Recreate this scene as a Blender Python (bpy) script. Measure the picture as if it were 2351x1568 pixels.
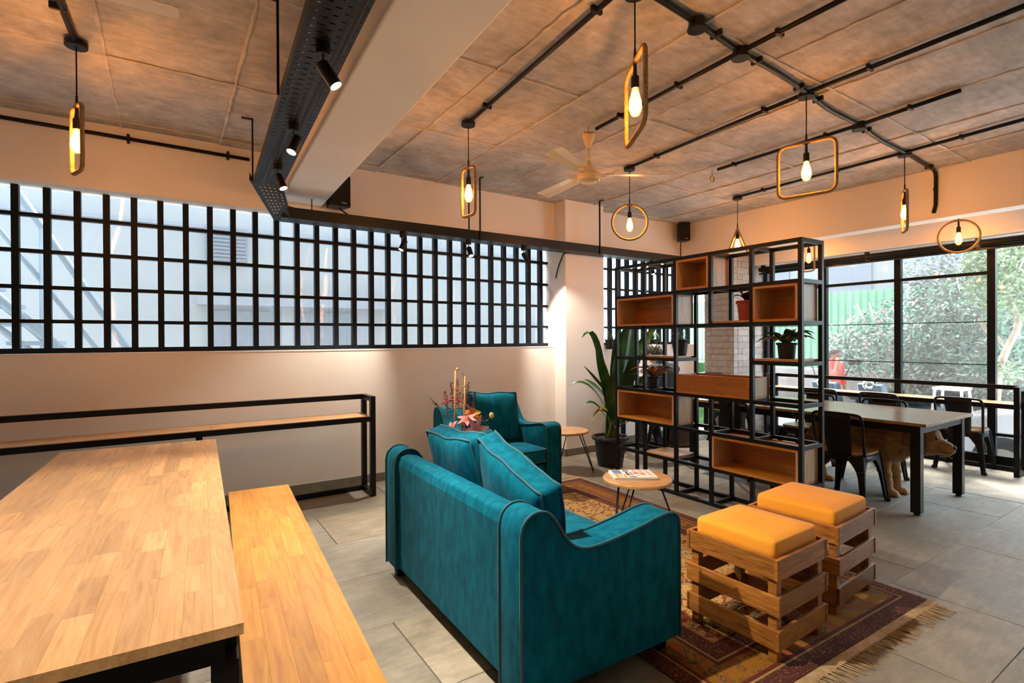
import bpy, bmesh, math, random
import numpy as np
from mathutils import Vector, Matrix
PI = math.pi
R_ = math.radians
random.seed(7)
for o in list(bpy.data.objects): bpy.data.objects.remove(o)
S = bpy.context.scene
COL = S.collection

# ---------------------------------------------------------------- camera
CAM = Vector((0, 0, 1.44))
yaw, pitch, roll = R_(56.65), R_(-0.25), R_(0.3)
cd = bpy.data.cameras.new('camera'); cam = bpy.data.objects.new('camera', cd); COL.objects.link(cam)
cd.sensor_width = 36; cd.lens = 36 * 1201 / 2351; cd.clip_start = .05; cd.clip_end = 200
Fw = Vector((math.cos(yaw)*math.cos(pitch), math.sin(yaw)*math.cos(pitch), math.sin(pitch)))
R0 = Vector((math.sin(yaw), -math.cos(yaw), 0)); U0 = R0.cross(Fw)
Rt = R0*math.cos(roll) - U0*math.sin(roll); Up = U0*math.cos(roll) + R0*math.sin(roll)
cam.matrix_world = Matrix(((Rt.x, Up.x, -Fw.x, CAM.x), (Rt.y, Up.y, -Fw.y, CAM.y), (Rt.z, Up.z, -Fw.z, CAM.z), (0, 0, 0, 1)))
S.camera = cam

# ---------------------------------------------------------------- world, portals, exposure
w = bpy.data.worlds.new('sky'); S.world = w; w.use_nodes = True
bg = w.node_tree.nodes['Background']; bg.inputs[0].default_value = (.78, .90, 1.0, 1); bg.inputs[1].default_value = 5.5
S.view_settings.view_transform = 'Standard'; S.view_settings.look = 'None'
S.view_settings.exposure = 1.08; S.view_settings.gamma = 1; S.view_settings.use_curve_mapping = False
sl = bpy.data.lights.new('sun', 'SUN'); sl.energy = 9.0; sl.color = (1, .95, .86); sl.angle = R_(16)
sun = bpy.data.objects.new('sun', sl); COL.objects.link(sun); sun.rotation_euler = Vector((.46, .12, .88)).to_track_quat('Z', 'Y').to_euler()
def portal(loc, rot, sx, sy):
    l = bpy.data.lights.new('portal', 'AREA'); l.shape = 'RECTANGLE'; l.size = sx; l.size_y = sy; l.cycles.is_portal = True
    o = bpy.data.objects.new('window_portal', l); COL.objects.link(o); o.location = loc; o.rotation_euler = rot
portal((7.85, 1.9, 1.3), (0, PI/2, 0), 2.6, 5.6)
portal((2.6, 5.50, 1.95), (-PI/2, 0, 0), 9.0, 1.4)

# ---------------------------------------------------------------- helpers
def tag(o, label=None, cat=None, group=None, kind=None):
    if label: o['label'] = label
    if cat: o['category'] = cat
    if group: o['group'] = group
    if kind: o['kind'] = kind
    return o
def thing(name, label=None, cat=None, loc=(0, 0, 0), rz=0, group=None, kind=None):
    o = bpy.data.objects.new(name, None); COL.objects.link(o); o.empty_display_size = .1
    o.location = loc; o.rotation_euler = (0, 0, rz)
    return tag(o, label, cat, group, kind)
def link(name, me, parent=None, mat=None, loc=None, rot=None, scale=None):
    o = bpy.data.objects.new(name, me); COL.objects.link(o)
    if mat and not me.materials: me.materials.append(mat)
    if parent: o.parent = parent
    if loc: o.location = loc
    if rot: o.rotation_euler = rot
    if scale: o.scale = scale
    return o
def copy_tree(o, parent=None):
    c = o.copy(); COL.objects.link(c); c.parent = parent
    for ch in [x for x in o.children]: copy_tree(ch, c)
    return c
class G:
    def __init__(s): s.b = bmesh.new()
    def quad(s, pts):
        try: return s.b.faces.new([s.b.verts.new(p) for p in pts])
        except ValueError: return None
    def box(s, x0, x1, y0, y1, z0, z1):
        v = [s.b.verts.new(p) for p in ((x0,y0,z0),(x1,y0,z0),(x1,y1,z0),(x0,y1,z0),(x0,y0,z1),(x1,y0,z1),(x1,y1,z1),(x0,y1,z1))]
        for f in ((3,2,1,0),(4,5,6,7),(0,1,5,4),(1,2,6,5),(2,3,7,6),(3,0,4,7)): s.b.faces.new([v[i] for i in f])
        return s
    def hexa(s, p):   # 8 corner points, bottom ring then top ring
        v = [s.b.verts.new(q) for q in p]
        for f in ((3,2,1,0),(4,5,6,7),(0,1,5,4),(1,2,6,5),(2,3,7,6),(3,0,4,7)): s.b.faces.new([v[i] for i in f])
        return s
    def bar(s, a, b, wd, ht=None, up=(0, 0, 1)):   # rectangular bar from a to b
        a, b = Vector(a), Vector(b); ht = ht or wd; d = (b-a).normalized(); u = Vector(up)
        if abs(d.dot(u)) > .99: u = Vector((1, 0, 0))
        r = d.cross(u).normalized()*wd/2; u = r.cross(d).normalized()*ht/2
        return s.hexa([a-r-u, a+r-u, b+r-u, b-r-u, a-r+u, a+r+u, b+r+u, b-r+u])
    def rings(s, rs, closed=False, caps=True):
        V = [[s.b.verts.new(p) for p in r] for r in rs]; n = len(V[0]); m = len(V)
        for i in range(m if closed else m-1):
            A, B = V[i], V[(i+1) % m]
            for j in range(n): s.b.faces.new((A[j], A[(j+1) % n], B[(j+1) % n], B[j]))
        if caps and not closed:
            if n > 2: s.b.faces.new(V[0][::-1]); s.b.faces.new(V[-1])
        return s
    def tube(s, pts, r, n=8, closed=False, flat=1.0):
        P = [Vector(p) for p in pts]; m = len(P)
        if not isinstance(r, (list, tuple)): r = [r]*m
        rs = []; prev = None
        for i in range(m):
            if closed: t = P[(i+1) % m]-P[i-1]
            else: t = P[min(i+1, m-1)]-P[max(i-1, 0)]
            t.normalize()
            if prev is None:
                a = Vector((0, 0, 1)) if abs(t.z) < .9 else Vector((1, 0, 0)); nrm = t.cross(a).normalized()
            else:
                nrm = (prev - t*prev.dot(t)); nrm.normalize()
            prev = nrm; bn = t.cross(nrm)
            rs.append([P[i]+nrm*math.cos(2*PI*j/n)*r[i]+bn*math.sin(2*PI*j/n)*r[i]*flat for j in range(n)])
        return s.rings(rs, closed)
    def lathe(s, prof, n=24, c=(0, 0, 0)):
        c = Vector(c)
        return s.rings([[c+Vector((r*math.cos(2*PI*j/n), r*math.sin(2*PI*j/n), z)) for j in range(n)] for r, z in prof])
    def prism(s, poly, a, b, ax='y'):
        f = {'y': lambda p, t: (p[0], t, p[1]), 'x': lambda p, t: (t, p[0], p[1]), 'z': lambda p, t: (p[0], p[1], t)}[ax]
        return s.rings([[f(p, a) for p in poly], [f(p, b) for p in poly]])
    def sheet(s, rows):
        V = [[s.b.verts.new(p) for p in r] for r in rows]
        for i in range(len(V)-1):
            for j in range(len(V[0])-1): s.b.faces.new((V[i][j], V[i][j+1], V[i+1][j+1], V[i+1][j]))
        return s
    def ball(s, c, r, sc=(1, 1, 1), u=12, v=8):
        c = Vector(c)
        rs = [[c+Vector((math.cos(2*PI*j/u)*math.sin(PI*i/v)*r*sc[0], math.sin(2*PI*j/u)*math.sin(PI*i/v)*r*sc[1], -math.cos(PI*i/v)*r*sc[2])) for j in range(u)] for i in range(1, v)]
        return s.rings(rs)
    def mesh(s, name, smooth=False, recalc=True):
        if recalc: bmesh.ops.recalc_face_normals(s.b, faces=s.b.faces)
        me = bpy.data.meshes.new(name); s.b.to_mesh(me); s.b.free()
        if smooth:
            me.polygons.foreach_set('use_smooth', [True]*len(me.polygons))
        return me
    def out(s, name, mat, parent=None, smooth=False, bevel=0, seg=2, loc=None, rot=None, sub=0, recalc=True):
        o = link(name, s.mesh(name, smooth, recalc), parent, mat, loc, rot)
        if bevel:
            m = o.modifiers.new('bevel', 'BEVEL'); m.width = bevel; m.segments = seg; m.limit_method = 'ANGLE'; m.angle_limit = R_(40)
            if smooth:
                pass
        if sub:
            m = o.modifiers.new('sub', 'SUBSURF'); m.levels = sub; m.render_levels = sub
        return o
def boxo(name, mat, parent, x0, x1, y0, y1, z0, z1, bevel=0): return G().box(x0, x1, y0, y1, z0, z1).out(name, mat, parent, bevel=bevel)
def bez(p0, p1, p2, n=10):
    p0, p1, p2 = Vector(p0), Vector(p1), Vector(p2)
    return [(1-t)**2*p0+2*t*(1-t)*p1+t*t*p2 for t in [i/n for i in range(n+1)]]
def spline(pts, n=6, closed=False):   # catmull-rom
    P = [Vector(p) for p in pts]; m = len(P); o = []
    for i in range(m if closed else m-1):
        if closed: a, b, c, d = P[i-1], P[i], P[(i+1) % m], P[(i+2) % m]
        else: a, b, c, d = P[max(i-1, 0)], P[i], P[i+1], P[min(i+2, m-1)]
        for k in range(n):
            t = k/n; o.append(.5*((2*b)+(c-a)*t+(2*a-5*b+4*c-d)*t*t+(3*b-a-3*c+d)*t**3))
    if not closed: o.append(P[-1])
    return o
# smooth-union signed-distance body -> surface nets mesh
def sdf_mesh(prims, h=.012, k=.03, pad=.05, name='body', disp=None):
    # prim: (p0, p1, r0, r1, (sx,sy,sz)) tapered capsule in metres
    pts = np.array([q for p in prims for q in (p[0], p[1])], float); rm = max(max(p[2], p[3]) for p in prims)
    lo = pts.min(0)-rm-pad; hi = pts.max(0)+rm+pad
    n = np.ceil((hi-lo)/h).astype(int)+1
    ax = [lo[i]+h*np.arange(n[i]) for i in range(3)]
    X, Y, Z = np.meshgrid(*ax, indexing='ij', sparse=True)
    D = None
    for p in prims:
        a = np.array(p[0], float); b = np.array(p[1], float); sc = p[4] if len(p) > 4 else (1, 1, 1); kk = p[5] if len(p) > 5 else k
        d = b-a; L = max(float(((d/np.array(sc))**2).sum()), 1e-9)
        qx, qy, qz = (X-a[0])/sc[0], (Y-a[1])/sc[1], (Z-a[2])/sc[2]
        t = np.clip((qx*d[0]/sc[0]+qy*d[1]/sc[1]+qz*d[2]/sc[2])/L, 0, 1)
        e = np.sqrt((qx-t*d[0]/sc[0])**2+(qy-t*d[1]/sc[1])**2+(qz-t*d[2]/sc[2])**2)-(p[2]+(p[3]-p[2])*t)
        e = e*min(sc)
        if D is None: D = e
        else:
            m = np.clip(.5+.5*(D-e)/kk, 0, 1); D = D*(1-m)+e*m-kk*m*(1-m)
    if disp: D = D+disp(X, Y, Z)
    I = D < 0
    c = [I[i:I.shape[0]-1+i, j:I.shape[1]-1+j, l:I.shape[2]-1+l] for i in (0, 1) for j in (0, 1) for l in (0, 1)]
    cnt = sum(x.astype(np.int8) for x in c); act = (cnt > 0) & (cnt < 8)
    idx = -np.ones(act.shape, int); cells = np.argwhere(act); idx[act] = np.arange(len(cells))
    acc = np.zeros((len(cells), 3)); num = np.zeros(len(cells))
    cor = [(i, j, l) for i in (0, 1) for j in (0, 1) for l in (0, 1)]
    val = {q: D[cells[:, 0]+q[0], cells[:, 1]+q[1], cells[:, 2]+q[2]] for q in cor}
    for q in cor:
        for a_ in range(3):
            if q[a_] == 0:
                q2 = list(q); q2[a_] = 1; q2 = tuple(q2); v0, v1 = val[q], val[q2]
                m = (v0 < 0) != (v1 < 0); t = np.where(m, v0/np.where(v0 == v1, 1, v0-v1), 0)
                P = np.tile(np.array(q, float), (len(cells), 1)); P[:, a_] += t
                acc += P*m[:, None]; num += m
    V = lo+h*(cells+acc/num[:, None])
    Fs = []
    for a_ in range(3):
        sl0 = [slice(None)]*3; sl1 = [slice(None)]*3; sl0[a_] = slice(0, -1); sl1[a_] = slice(1, None)
        A, B = I[tuple(sl0)], I[tuple(sl1)]
        e = np.argwhere(A != B); u, v = [(1, 2), (2, 0), (0, 1)][a_]
        e = e[(e[:, u] > 0) & (e[:, v] > 0) & (e[:, u] < act.shape[u]) & (e[:, v] < act.shape[v])]
        du = np.zeros(3, int); du[u] = 1; dv = np.zeros(3, int); dv[v] = 1
        g = lambda x: idx[x[:, 0], x[:, 1], x[:, 2]]
        q = np.stack([g(e-du-dv), g(e-dv), g(e), g(e-du)], 1)
        flip = ~A[e[:, 0], e[:, 1], e[:, 2]]; q[flip] = q[flip][:, ::-1]; Fs.append(q)
    Fs = np.concatenate(Fs)
    me = bpy.data.meshes.new(name); me.from_pydata(V.tolist(), [], Fs.tolist()); me.update()
    me.polygons.foreach_set('use_smooth', [True]*len(me.polygons))
    return me

# ---------------------------------------------------------------- materials
def nt(name):
    m = bpy.data.materials.new(name); m.use_nodes = True; t = m.node_tree
    return m, t, t.nodes['Principled BSDF']
def N(t, k, **kw):
    n = t.nodes.new(k)
    for a, b in kw.items(): setattr(n, a, b)
    return n
def coords(t, scale=(1, 1, 1), rnd=False, kind='Object'):
    tc = N(t, 'ShaderNodeTexCoord'); mp = N(t, 'ShaderNodeMapping'); mp.inputs['Scale'].default_value = scale
    t.links.new(tc.outputs[kind], mp.inputs['Vector'])
    if rnd:
        oi = N(t, 'ShaderNodeObjectInfo'); mu = N(t, 'ShaderNodeMath', operation='MULTIPLY'); mu.inputs[1].default_value = 37.0
        t.links.new(oi.outputs['Random'], mu.inputs[0])
        cb = N(t, 'ShaderNodeCombineXYZ'); [t.links.new(mu.outputs[0], cb.inputs[i]) for i in range(3)]
        t.links.new(cb.outputs[0], mp.inputs['Location'])
    return mp.outputs['Vector']
def ramp(t, fac, stops):
    r = N(t, 'ShaderNodeValToRGB'); e = r.color_ramp.elements
    while len(e) > 1: e.remove(e[-1])
    e[0].position = stops[0][0]; e[0].color = (*stops[0][1], 1)
    for p, c in stops[1:]:
        x = e.new(p); x.color = (*c, 1)
    t.links.new(fac, r.inputs[0]); return r.outputs[0]
def mix(t, fac, a, b, mode='MIX'):
    m = N(t, 'ShaderNodeMix', data_type='RGBA', blend_type=mode)
    for s, v in ((0, fac), (6, a), (7, b)):
        if hasattr(v, 'links') or hasattr(v, 'is_output'): t.links.new(v, m.inputs[s])
        elif s == 0: m.inputs[0].default_value = v
        else: m.inputs[s].default_value = (*v, 1)
    return m.outputs[2]
def noise(t, vec, scale, detail=4, rough=.55, dist=0):
    n = N(t, 'ShaderNodeTexNoise'); n.inputs['Scale'].default_value = scale; n.inputs['Detail'].default_value = detail
    n.inputs['Roughness'].default_value = rough; n.inputs['Distortion'].default_value = dist
    t.links.new(vec, n.inputs['Vector']); return n.outputs['Fac']
def bump(t, p, h, strength=.3, dist=.01):
    b = N(t, 'ShaderNodeBump'); b.inputs['Strength'].default_value = strength; b.inputs['Distance'].default_value = dist
    t.links.new(h, b.inputs['Height']); t.links.new(b.outputs[0], p.inputs['Normal'])
def mk(name, c1, c2=None, scale=6, stretch=(1, 1, 1), rough=.5, metal=0, bmp=0, bscale=40, bdist=.01, sheen=0, vary=0, detail=5, lo=.35, hi=.65, coat=0, rnd=True, spec=None):
    m, t, p = nt(name)
    p.inputs['Roughness'].default_value = rough; p.inputs['Metallic'].default_value = metal
    if spec is not None: p.inputs['Specular IOR Level'].default_value = spec
    col = None
    if c2 or bmp: v = coords(t, stretch, rnd)
    if c2: col = ramp(t, noise(t, v, scale, detail), [(lo, c1), (hi, c2)])
    if vary:
        oi = N(t, 'ShaderNodeObjectInfo'); r = N(t, 'ShaderNodeMapRange'); r.inputs[3].default_value = 1-vary; r.inputs[4].default_value = 1+vary*.8
        t.links.new(oi.outputs['Random'], r.inputs[0])
        h = N(t, 'ShaderNodeHueSaturation'); t.links.new(r.outputs[0], h.inputs['Value'])
        if col is not None: t.links.new(col, h.inputs['Color'])
        else: h.inputs['Color'].default_value = (*c1, 1)
        col = h.outputs[0]
    if col is not None: t.links.new(col, p.inputs['Base Color'])
    else: p.inputs['Base Color'].default_value = (*c1, 1)
    if bmp: bump(t, p, noise(t, v, bscale, 6), bmp, bdist)
    if sheen: p.inputs['Sheen Weight'].default_value = sheen; p.inputs['Sheen Roughness'].default_value = .4
    if coat: p.inputs['Coat Weight'].default_value = coat; p.inputs['Coat Roughness'].default_value = .15
    return m
def emit(name, c, s):
    m, t, p = nt(name); p.inputs['Base Color'].default_value = (*c, 1); p.inputs['Emission Color'].default_value = (*c, 1); p.inputs['Emission Strength'].default_value = s
    return m
def perforated(name, col, pitch, rad, axes=(1, 2), stagger=True):
    m, t, p = nt(name); p.inputs['Base Color'].default_value = (*col, 1); p.inputs['Roughness'].default_value = .5
    tc = N(t, 'ShaderNodeTexCoord'); sp = N(t, 'ShaderNodeSeparateXYZ'); t.links.new(tc.outputs['Object'], sp.inputs[0])
    cb = N(t, 'ShaderNodeCombineXYZ')
    if stagger:
        a = N(t, 'ShaderNodeMath', operation='ADD'); s_ = N(t, 'ShaderNodeMath', operation='SUBTRACT')
        for q in (a, s_): t.links.new(sp.outputs[axes[0]], q.inputs[0]); t.links.new(sp.outputs[axes[1]], q.inputs[1])
        t.links.new(a.outputs[0], cb.inputs[0]); t.links.new(s_.outputs[0], cb.inputs[1])
    else:
        t.links.new(sp.outputs[axes[0]], cb.inputs[0]); t.links.new(sp.outputs[axes[1]], cb.inputs[1])
    vo = N(t, 'ShaderNodeTexVoronoi', voronoi_dimensions='2D'); vo.inputs['Scale'].default_value = 1/pitch; vo.inputs['Randomness'].default_value = 0
    t.links.new(cb.outputs[0], vo.inputs['Vector'])
    lt = N(t, 'ShaderNodeMath', operation='LESS_THAN'); lt.inputs[1].default_value = rad; t.links.new(vo.outputs['Distance'], lt.inputs[0])
    tr = N(t, 'ShaderNodeBsdfTransparent'); mx = N(t, 'ShaderNodeMixShader')
    t.links.new(lt.outputs[0], mx.inputs[0]); t.links.new(p.outputs[0], mx.inputs[1]); t.links.new(tr.outputs[0], mx.inputs[2])
    t.links.new(mx.outputs[0], t.nodes['Material Output'].inputs[0])
    return m
def pane_mat(name, tint, clear, haze, gloss, rough=.04, ribs=0):
    m, t, p = nt(name); t.nodes.remove(p)
    tr = N(t, 'ShaderNodeBsdfTransparent'); tr.inputs[0].default_value = (*tint, 1)
    tl = N(t, 'ShaderNodeBsdfTranslucent'); tl.inputs[0].default_value = (*tint, 1)
    gl = N(t, 'ShaderNodeBsdfGlossy'); gl.inputs['Roughness'].default_value = rough
    if ribs:   # fine horizontal ribs in the film stretch highlights vertically
        tg = N(t, 'ShaderNodeCombineXYZ'); tg.inputs[0].default_value = 1; t.links.new(tg.outputs[0], gl.inputs['Tangent']); gl.inputs['Anisotropy'].default_value = ribs
    a = N(t, 'ShaderNodeMixShader'); a.inputs[0].default_value = haze/(haze+clear); t.links.new(tr.outputs[0], a.inputs[1]); t.links.new(tl.outputs[0], a.inputs[2])
    b = N(t, 'ShaderNodeMixShader'); b.inputs[0].default_value = gloss; t.links.new(a.outputs[0], b.inputs[1]); t.links.new(gl.outputs[0], b.inputs[2])
    t.links.new(b.outputs[0], t.nodes['Material Output'].inputs[0]); return m
def wood(name, cs, stretch=(1, 14, 14), scale=3.0, rough=.38, vary=.16, coat=.15, bmp=.04):
    m, t, p = nt(name); v = coords(t, stretch, True)
    f = noise(t, v, scale, 6, .6, 1.2); col = ramp(t, f, [(.3, cs[0]), (.5, cs[1]), (.72, cs[2])])
    oi = N(t, 'ShaderNodeObjectInfo'); r = N(t, 'ShaderNodeMapRange'); r.inputs[3].default_value = 1-vary; r.inputs[4].default_value = 1+vary*.7
    t.links.new(oi.outputs['Random'], r.inputs[0]); h = N(t, 'ShaderNodeHueSaturation'); t.links.new(r.outputs[0], h.inputs['Value']); t.links.new(col, h.inputs['Color'])
    t.links.new(h.outputs[0], p.inputs['Base Color']); p.inputs['Roughness'].default_value = rough
    p.inputs['Coat Weight'].default_value = coat; p.inputs['Coat Roughness'].default_value = .25
    bump(t, p, f, bmp, .004); return m
def block_wood(name, cs, L=.35, W=.06, axes=(0, 1), rough=.4, vary=.3):   # glued staves, flat print of grain for small panels
    m, t, p = nt(name); tc = N(t, 'ShaderNodeTexCoord'); sp = N(t, 'ShaderNodeSeparateXYZ'); t.links.new(tc.outputs['Object'], sp.inputs[0])
    cb = N(t, 'ShaderNodeCombineXYZ'); t.links.new(sp.outputs[axes[0]], cb.inputs[0]); t.links.new(sp.outputs[axes[1]], cb.inputs[1])
    br = N(t, 'ShaderNodeTexBrick'); br.inputs['Scale'].default_value = 1; br.inputs['Brick Width'].default_value = L; br.inputs['Row Height'].default_value = W
    br.inputs['Mortar Size'].default_value = .0004; br.offset = .37; br.inputs['Color1'].default_value = (*cs[0], 1); br.inputs['Color2'].default_value = (*cs[1], 1); br.inputs['Mortar'].default_value = (*cs[0], 1)
    t.links.new(cb.outputs[0], br.inputs['Vector'])
    sc = [26, 26, 26]; sc[axes[0]] = 2.2; v = coords(t, sc, True)
    g = ramp(t, noise(t, v, 2.2, 5, .6, .8), [(.3, (.72,)*3), (.65, (1.1,)*3)])
    t.links.new(mix(t, 1.0, br.outputs[0], g, 'MULTIPLY'), p.inputs['Base Color']); p.inputs['Roughness'].default_value = rough
    p.inputs['Coat Weight'].default_value = .1; p.inputs['Coat Roughness'].default_value = .25
    return m

M = {}
M['plaster'] = mk('plaster', (.88, .84, .80), (.91, .875, .84), scale=1.3, rough=.75, bmp=.12, bscale=55, bdist=.006, rnd=False)
M['white'] = mk('white_paint', (.88, .85, .82), (.91, .885, .86), scale=2, rough=.55, bmp=.04, bscale=60, rnd=False)
M['black'] = mk('black_metal', (.006, .0065, .008), rough=.38, spec=.25)
M['black_bar'] = mk('black_bar', (.005, .008, .012), rough=.5, spec=.2)
M['black_plastic'] = mk('black_plastic', (.008, .008, .009), rough=.5, spec=.3)
M['tray'] = mk('tray_metal', (.010, .013, .018), rough=.4, metal=.1, spec=.3)
M['steel'] = mk('steel', (.6, .58, .55), rough=.3, metal=1)
M['brass'] = mk('brass', (.5, .33, .14), rough=.35, metal=1)
M['teal'] = mk('teal_velvet', (.0004, .082, .135), (.0012, .140, .215), scale=26, stretch=(1, 1, .4), rough=.75, bmp=.25, bscale=160, bdist=.004, sheen=.03, detail=8, spec=.05)
M['piping'] = mk('teal_piping', (.001, .088, .135), rough=.7, sheen=.12)
M['cushion'] = mk('orange_canvas', (.84, .33, .016), (.88, .36, .022), scale=4, rough=.8, bmp=.12, bscale=220, bdist=.002, sheen=.1)
M['rope'] = mk('jute_rope', (.26, .155, .065), (.40, .26, .12), scale=60, rough=.9, bmp=.8, bscale=120, bdist=.004)
M['ivory'] = mk('ivory_enamel', (.86, .68, .38), rough=.35, coat=.3)
M['stave'] = wood('rubberwood_stave', ((.52, .27, .10), (.66, .38, .155), (.76, .48, .22)), stretch=(16, 1.3, 16), scale=2.4, vary=.20)
M['stave_b'] = wood('rubberwood_bench_stave', ((.44, .175, .022), (.56, .25, .038), (.64, .32, .06)), stretch=(16, 1.3, 16), scale=2.4, vary=.18)
M['shelfwood_y'] = block_wood('glued_board_y', ((.52, .29, .12), (.66, .40, .19)), .4, .055, (1, 0))
M['shelfwood_x'] = block_wood('glued_board_x', ((.50, .28, .12), (.64, .39, .19)), .4, .055, (0, 1))
M['box_back'] = block_wood('box_back_wood', ((.42, .145, .014), (.58, .24, .032)), .34, .09, (1, 2))
M['box_side'] = block_wood('box_side_wood', ((.56, .35, .18), (.66, .43, .24)), .6, .07, (2, 0))
M['box_flat'] = block_wood('box_flat_wood', ((.48, .175, .018), (.62, .27, .04)), .36, .08, (1, 0))
M['crate'] = wood('crate_wood', ((.15, .048, .008), (.31, .115, .020), (.44, .19, .036)), stretch=(2, 2, 22), scale=3.2, rough=.42, vary=.30, coat=.2)
M['round_wood'] = wood('tabletop_wood', ((.36, .17, .06), (.52, .28, .11), (.60, .36, .16)), stretch=(20, 2, 8), scale=1.6, vary=.05)
M['seat_wood'] = wood('seat_wood', ((.26, .12, .05), (.38, .20, .085), (.46, .27, .13)), stretch=(20, 2, 8), scale=1.6, vary=.08, rough=.3)
M['leaf'] = mk('leaf_green', (.010, .060, .012), (.030, .130, .022), scale=14, stretch=(1, 1, 1), rough=.35, vary=.3)
M['leaf_light'] = mk('leaf_light_green', (.10, .22, .05), (.30, .38, .14), scale=22, rough=.45, vary=.25)
M['leaf_red'] = mk('leaf_red', (.50, .025, .045), (.66, .42, .20), scale=18, rough=.45, vary=.3)
M['leaf_dark'] = mk('leaf_dark', (.012, .022, .012), (.035, .016, .016), scale=14, rough=.4, vary=.2)
M['leaf_cal'] = mk('leaf_variegated', (.03, .11, .035), (.62, .38, .27), scale=26, rough=.4, lo=.5, hi=.7, vary=.15)
M['leaf_yellow'] = mk('leaf_yellow', (.45, .22, .03), (.12, .15, .03), scale=12, rough=.5)
M['stem'] = mk('stem_green', (.07, .12, .025), (.12, .17, .04), scale=8, stretch=(6, 6, 1), rough=.5)
M['soil'] = mk('soil', (.03, .018, .01), (.06, .035, .02), scale=40, rough=.95, bmp=.6, bscale=60)
M['terracotta'] = mk('red_plastic', (.42, .055, .02), rough=.5)
M['pot'] = mk('pot_black', (.009, .009, .010), (.016, .016, .017), scale=12, rough=.5)
M['cordm'] = mk('black_cord', (.008, .008, .008), rough=.6)
M['skirting'] = mk('stone_skirting', (.17, .155, .125), (.24, .215, .175), scale=9, rough=.7, bmp=.1, bscale=30)
M['filament'] = emit('filament', (1.0, .60, .22), 60)
M['lens'] = emit('spot_lens', (1.0, .90, .76), 30)
def bulb_glass():
    m, t, p = nt('bulb_glass'); tr = N(t, 'ShaderNodeBsdfTransparent'); tr.inputs[0].default_value = (1, .86, .62, 1)
    p.inputs['Base Color'].default_value = (1, .7, .35, 1); p.inputs['Roughness'].default_value = .05
    p.inputs['Emission Color'].default_value = (1, .55, .18, 1); p.inputs['Emission Strength'].default_value = 1.2
    mx = N(t, 'ShaderNodeMixShader'); mx.inputs[0].default_value = .72; t.links.new(p.outputs[0], mx.inputs[1]); t.links.new(tr.outputs[0], mx.inputs[2])
    t.links.new(mx.outputs[0], t.nodes['Material Output'].inputs[0]); return m
M['bulb'] = bulb_glass()
def concrete_mat():
    m, t, p = nt('raw_concrete'); v = coords(t, (1, 1, 1), False, 'Object')
    oi = N(t, 'ShaderNodeTexCoord')
    a = noise(t, v, 1.6, 8, .65, .6); b = noise(t, v, 9, 8, .7); c = noise(t, coords(t, (2, 9, 2)), 3, 6, .6)
    base = ramp(t, a, [(.30, (.33, .33, .332)), (.5, (.485, .485, .488)), (.7, (.63, .63, .632))])
    base = mix(t, 1.0, base, ramp(t, b, [(.3, (.74,)*3), (.7, (1.14,)*3)]), 'MULTIPLY')
    base = mix(t, 1.0, base, ramp(t, c, [(.35, (.86,)*3), (.6, (1.06,)*3)]), 'MULTIPLY')
    rust = ramp(t, noise(t, v, 2.7, 6, .7, 1.5), [(.66, (0, 0, 0)), (.74, (1, 1, 1))])
    base = mix(t, rust, base, (.24, .12, .07))
    t.links.new(base, p.inputs['Base Color']); p.inputs['Roughness'].default_value = .8
    bump(t, p, mix(t, .5, b, a), .35, .02); return m
M['concrete'] = concrete_mat()
def slab_mat():
    m, t, p = nt('kota_stone'); v = coords(t, (1, 1, 1), True)
    a = noise(t, v, 2.2, 8, .62, .8); b = noise(t, coords(t, (3, 14, 3), True), 2.2, 6, .65, .5)
    base = ramp(t, a, [(.28, (.165, .15, .122)), (.5, (.245, .222, .182)), (.72, (.335, .305, .255))])
    base = mix(t, 1.0, base, ramp(t, b, [(.3, (.80,)*3), (.66, (1.14,)*3)]), 'MULTIPLY')
    oi = N(t, 'ShaderNodeObjectInfo'); r = ramp(t, oi.outputs['Random'], [(0, (.86, .84, .78)), (.5, (1, 1, 1)), (1, (1.10, 1.03, .90))])
    base = mix(t, 1.0, base, r, 'MULTIPLY')
    t.links.new(base, p.inputs['Base Color'])
    rr = ramp(t, a, [(.3, (.42,)*3), (.7, (.62,)*3)]); t.links.new(rr, p.inputs['Roughness'])
    bump(t, p, mix(t, .5, b, noise(t, v, 30, 6, .7)), .5, .012); return m
M['slab'] = slab_mat()
M['grout'] = mk('floor_joint', (.10, .09, .075), rough=.9)

# ================================================================ SETTING
CZ = 3.14; YA = 5.21; YW = 5.38; XB = 7.70; XL = -2.6; YN = -4.2
def st(o): o['kind'] = 'structure'; return o
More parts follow.
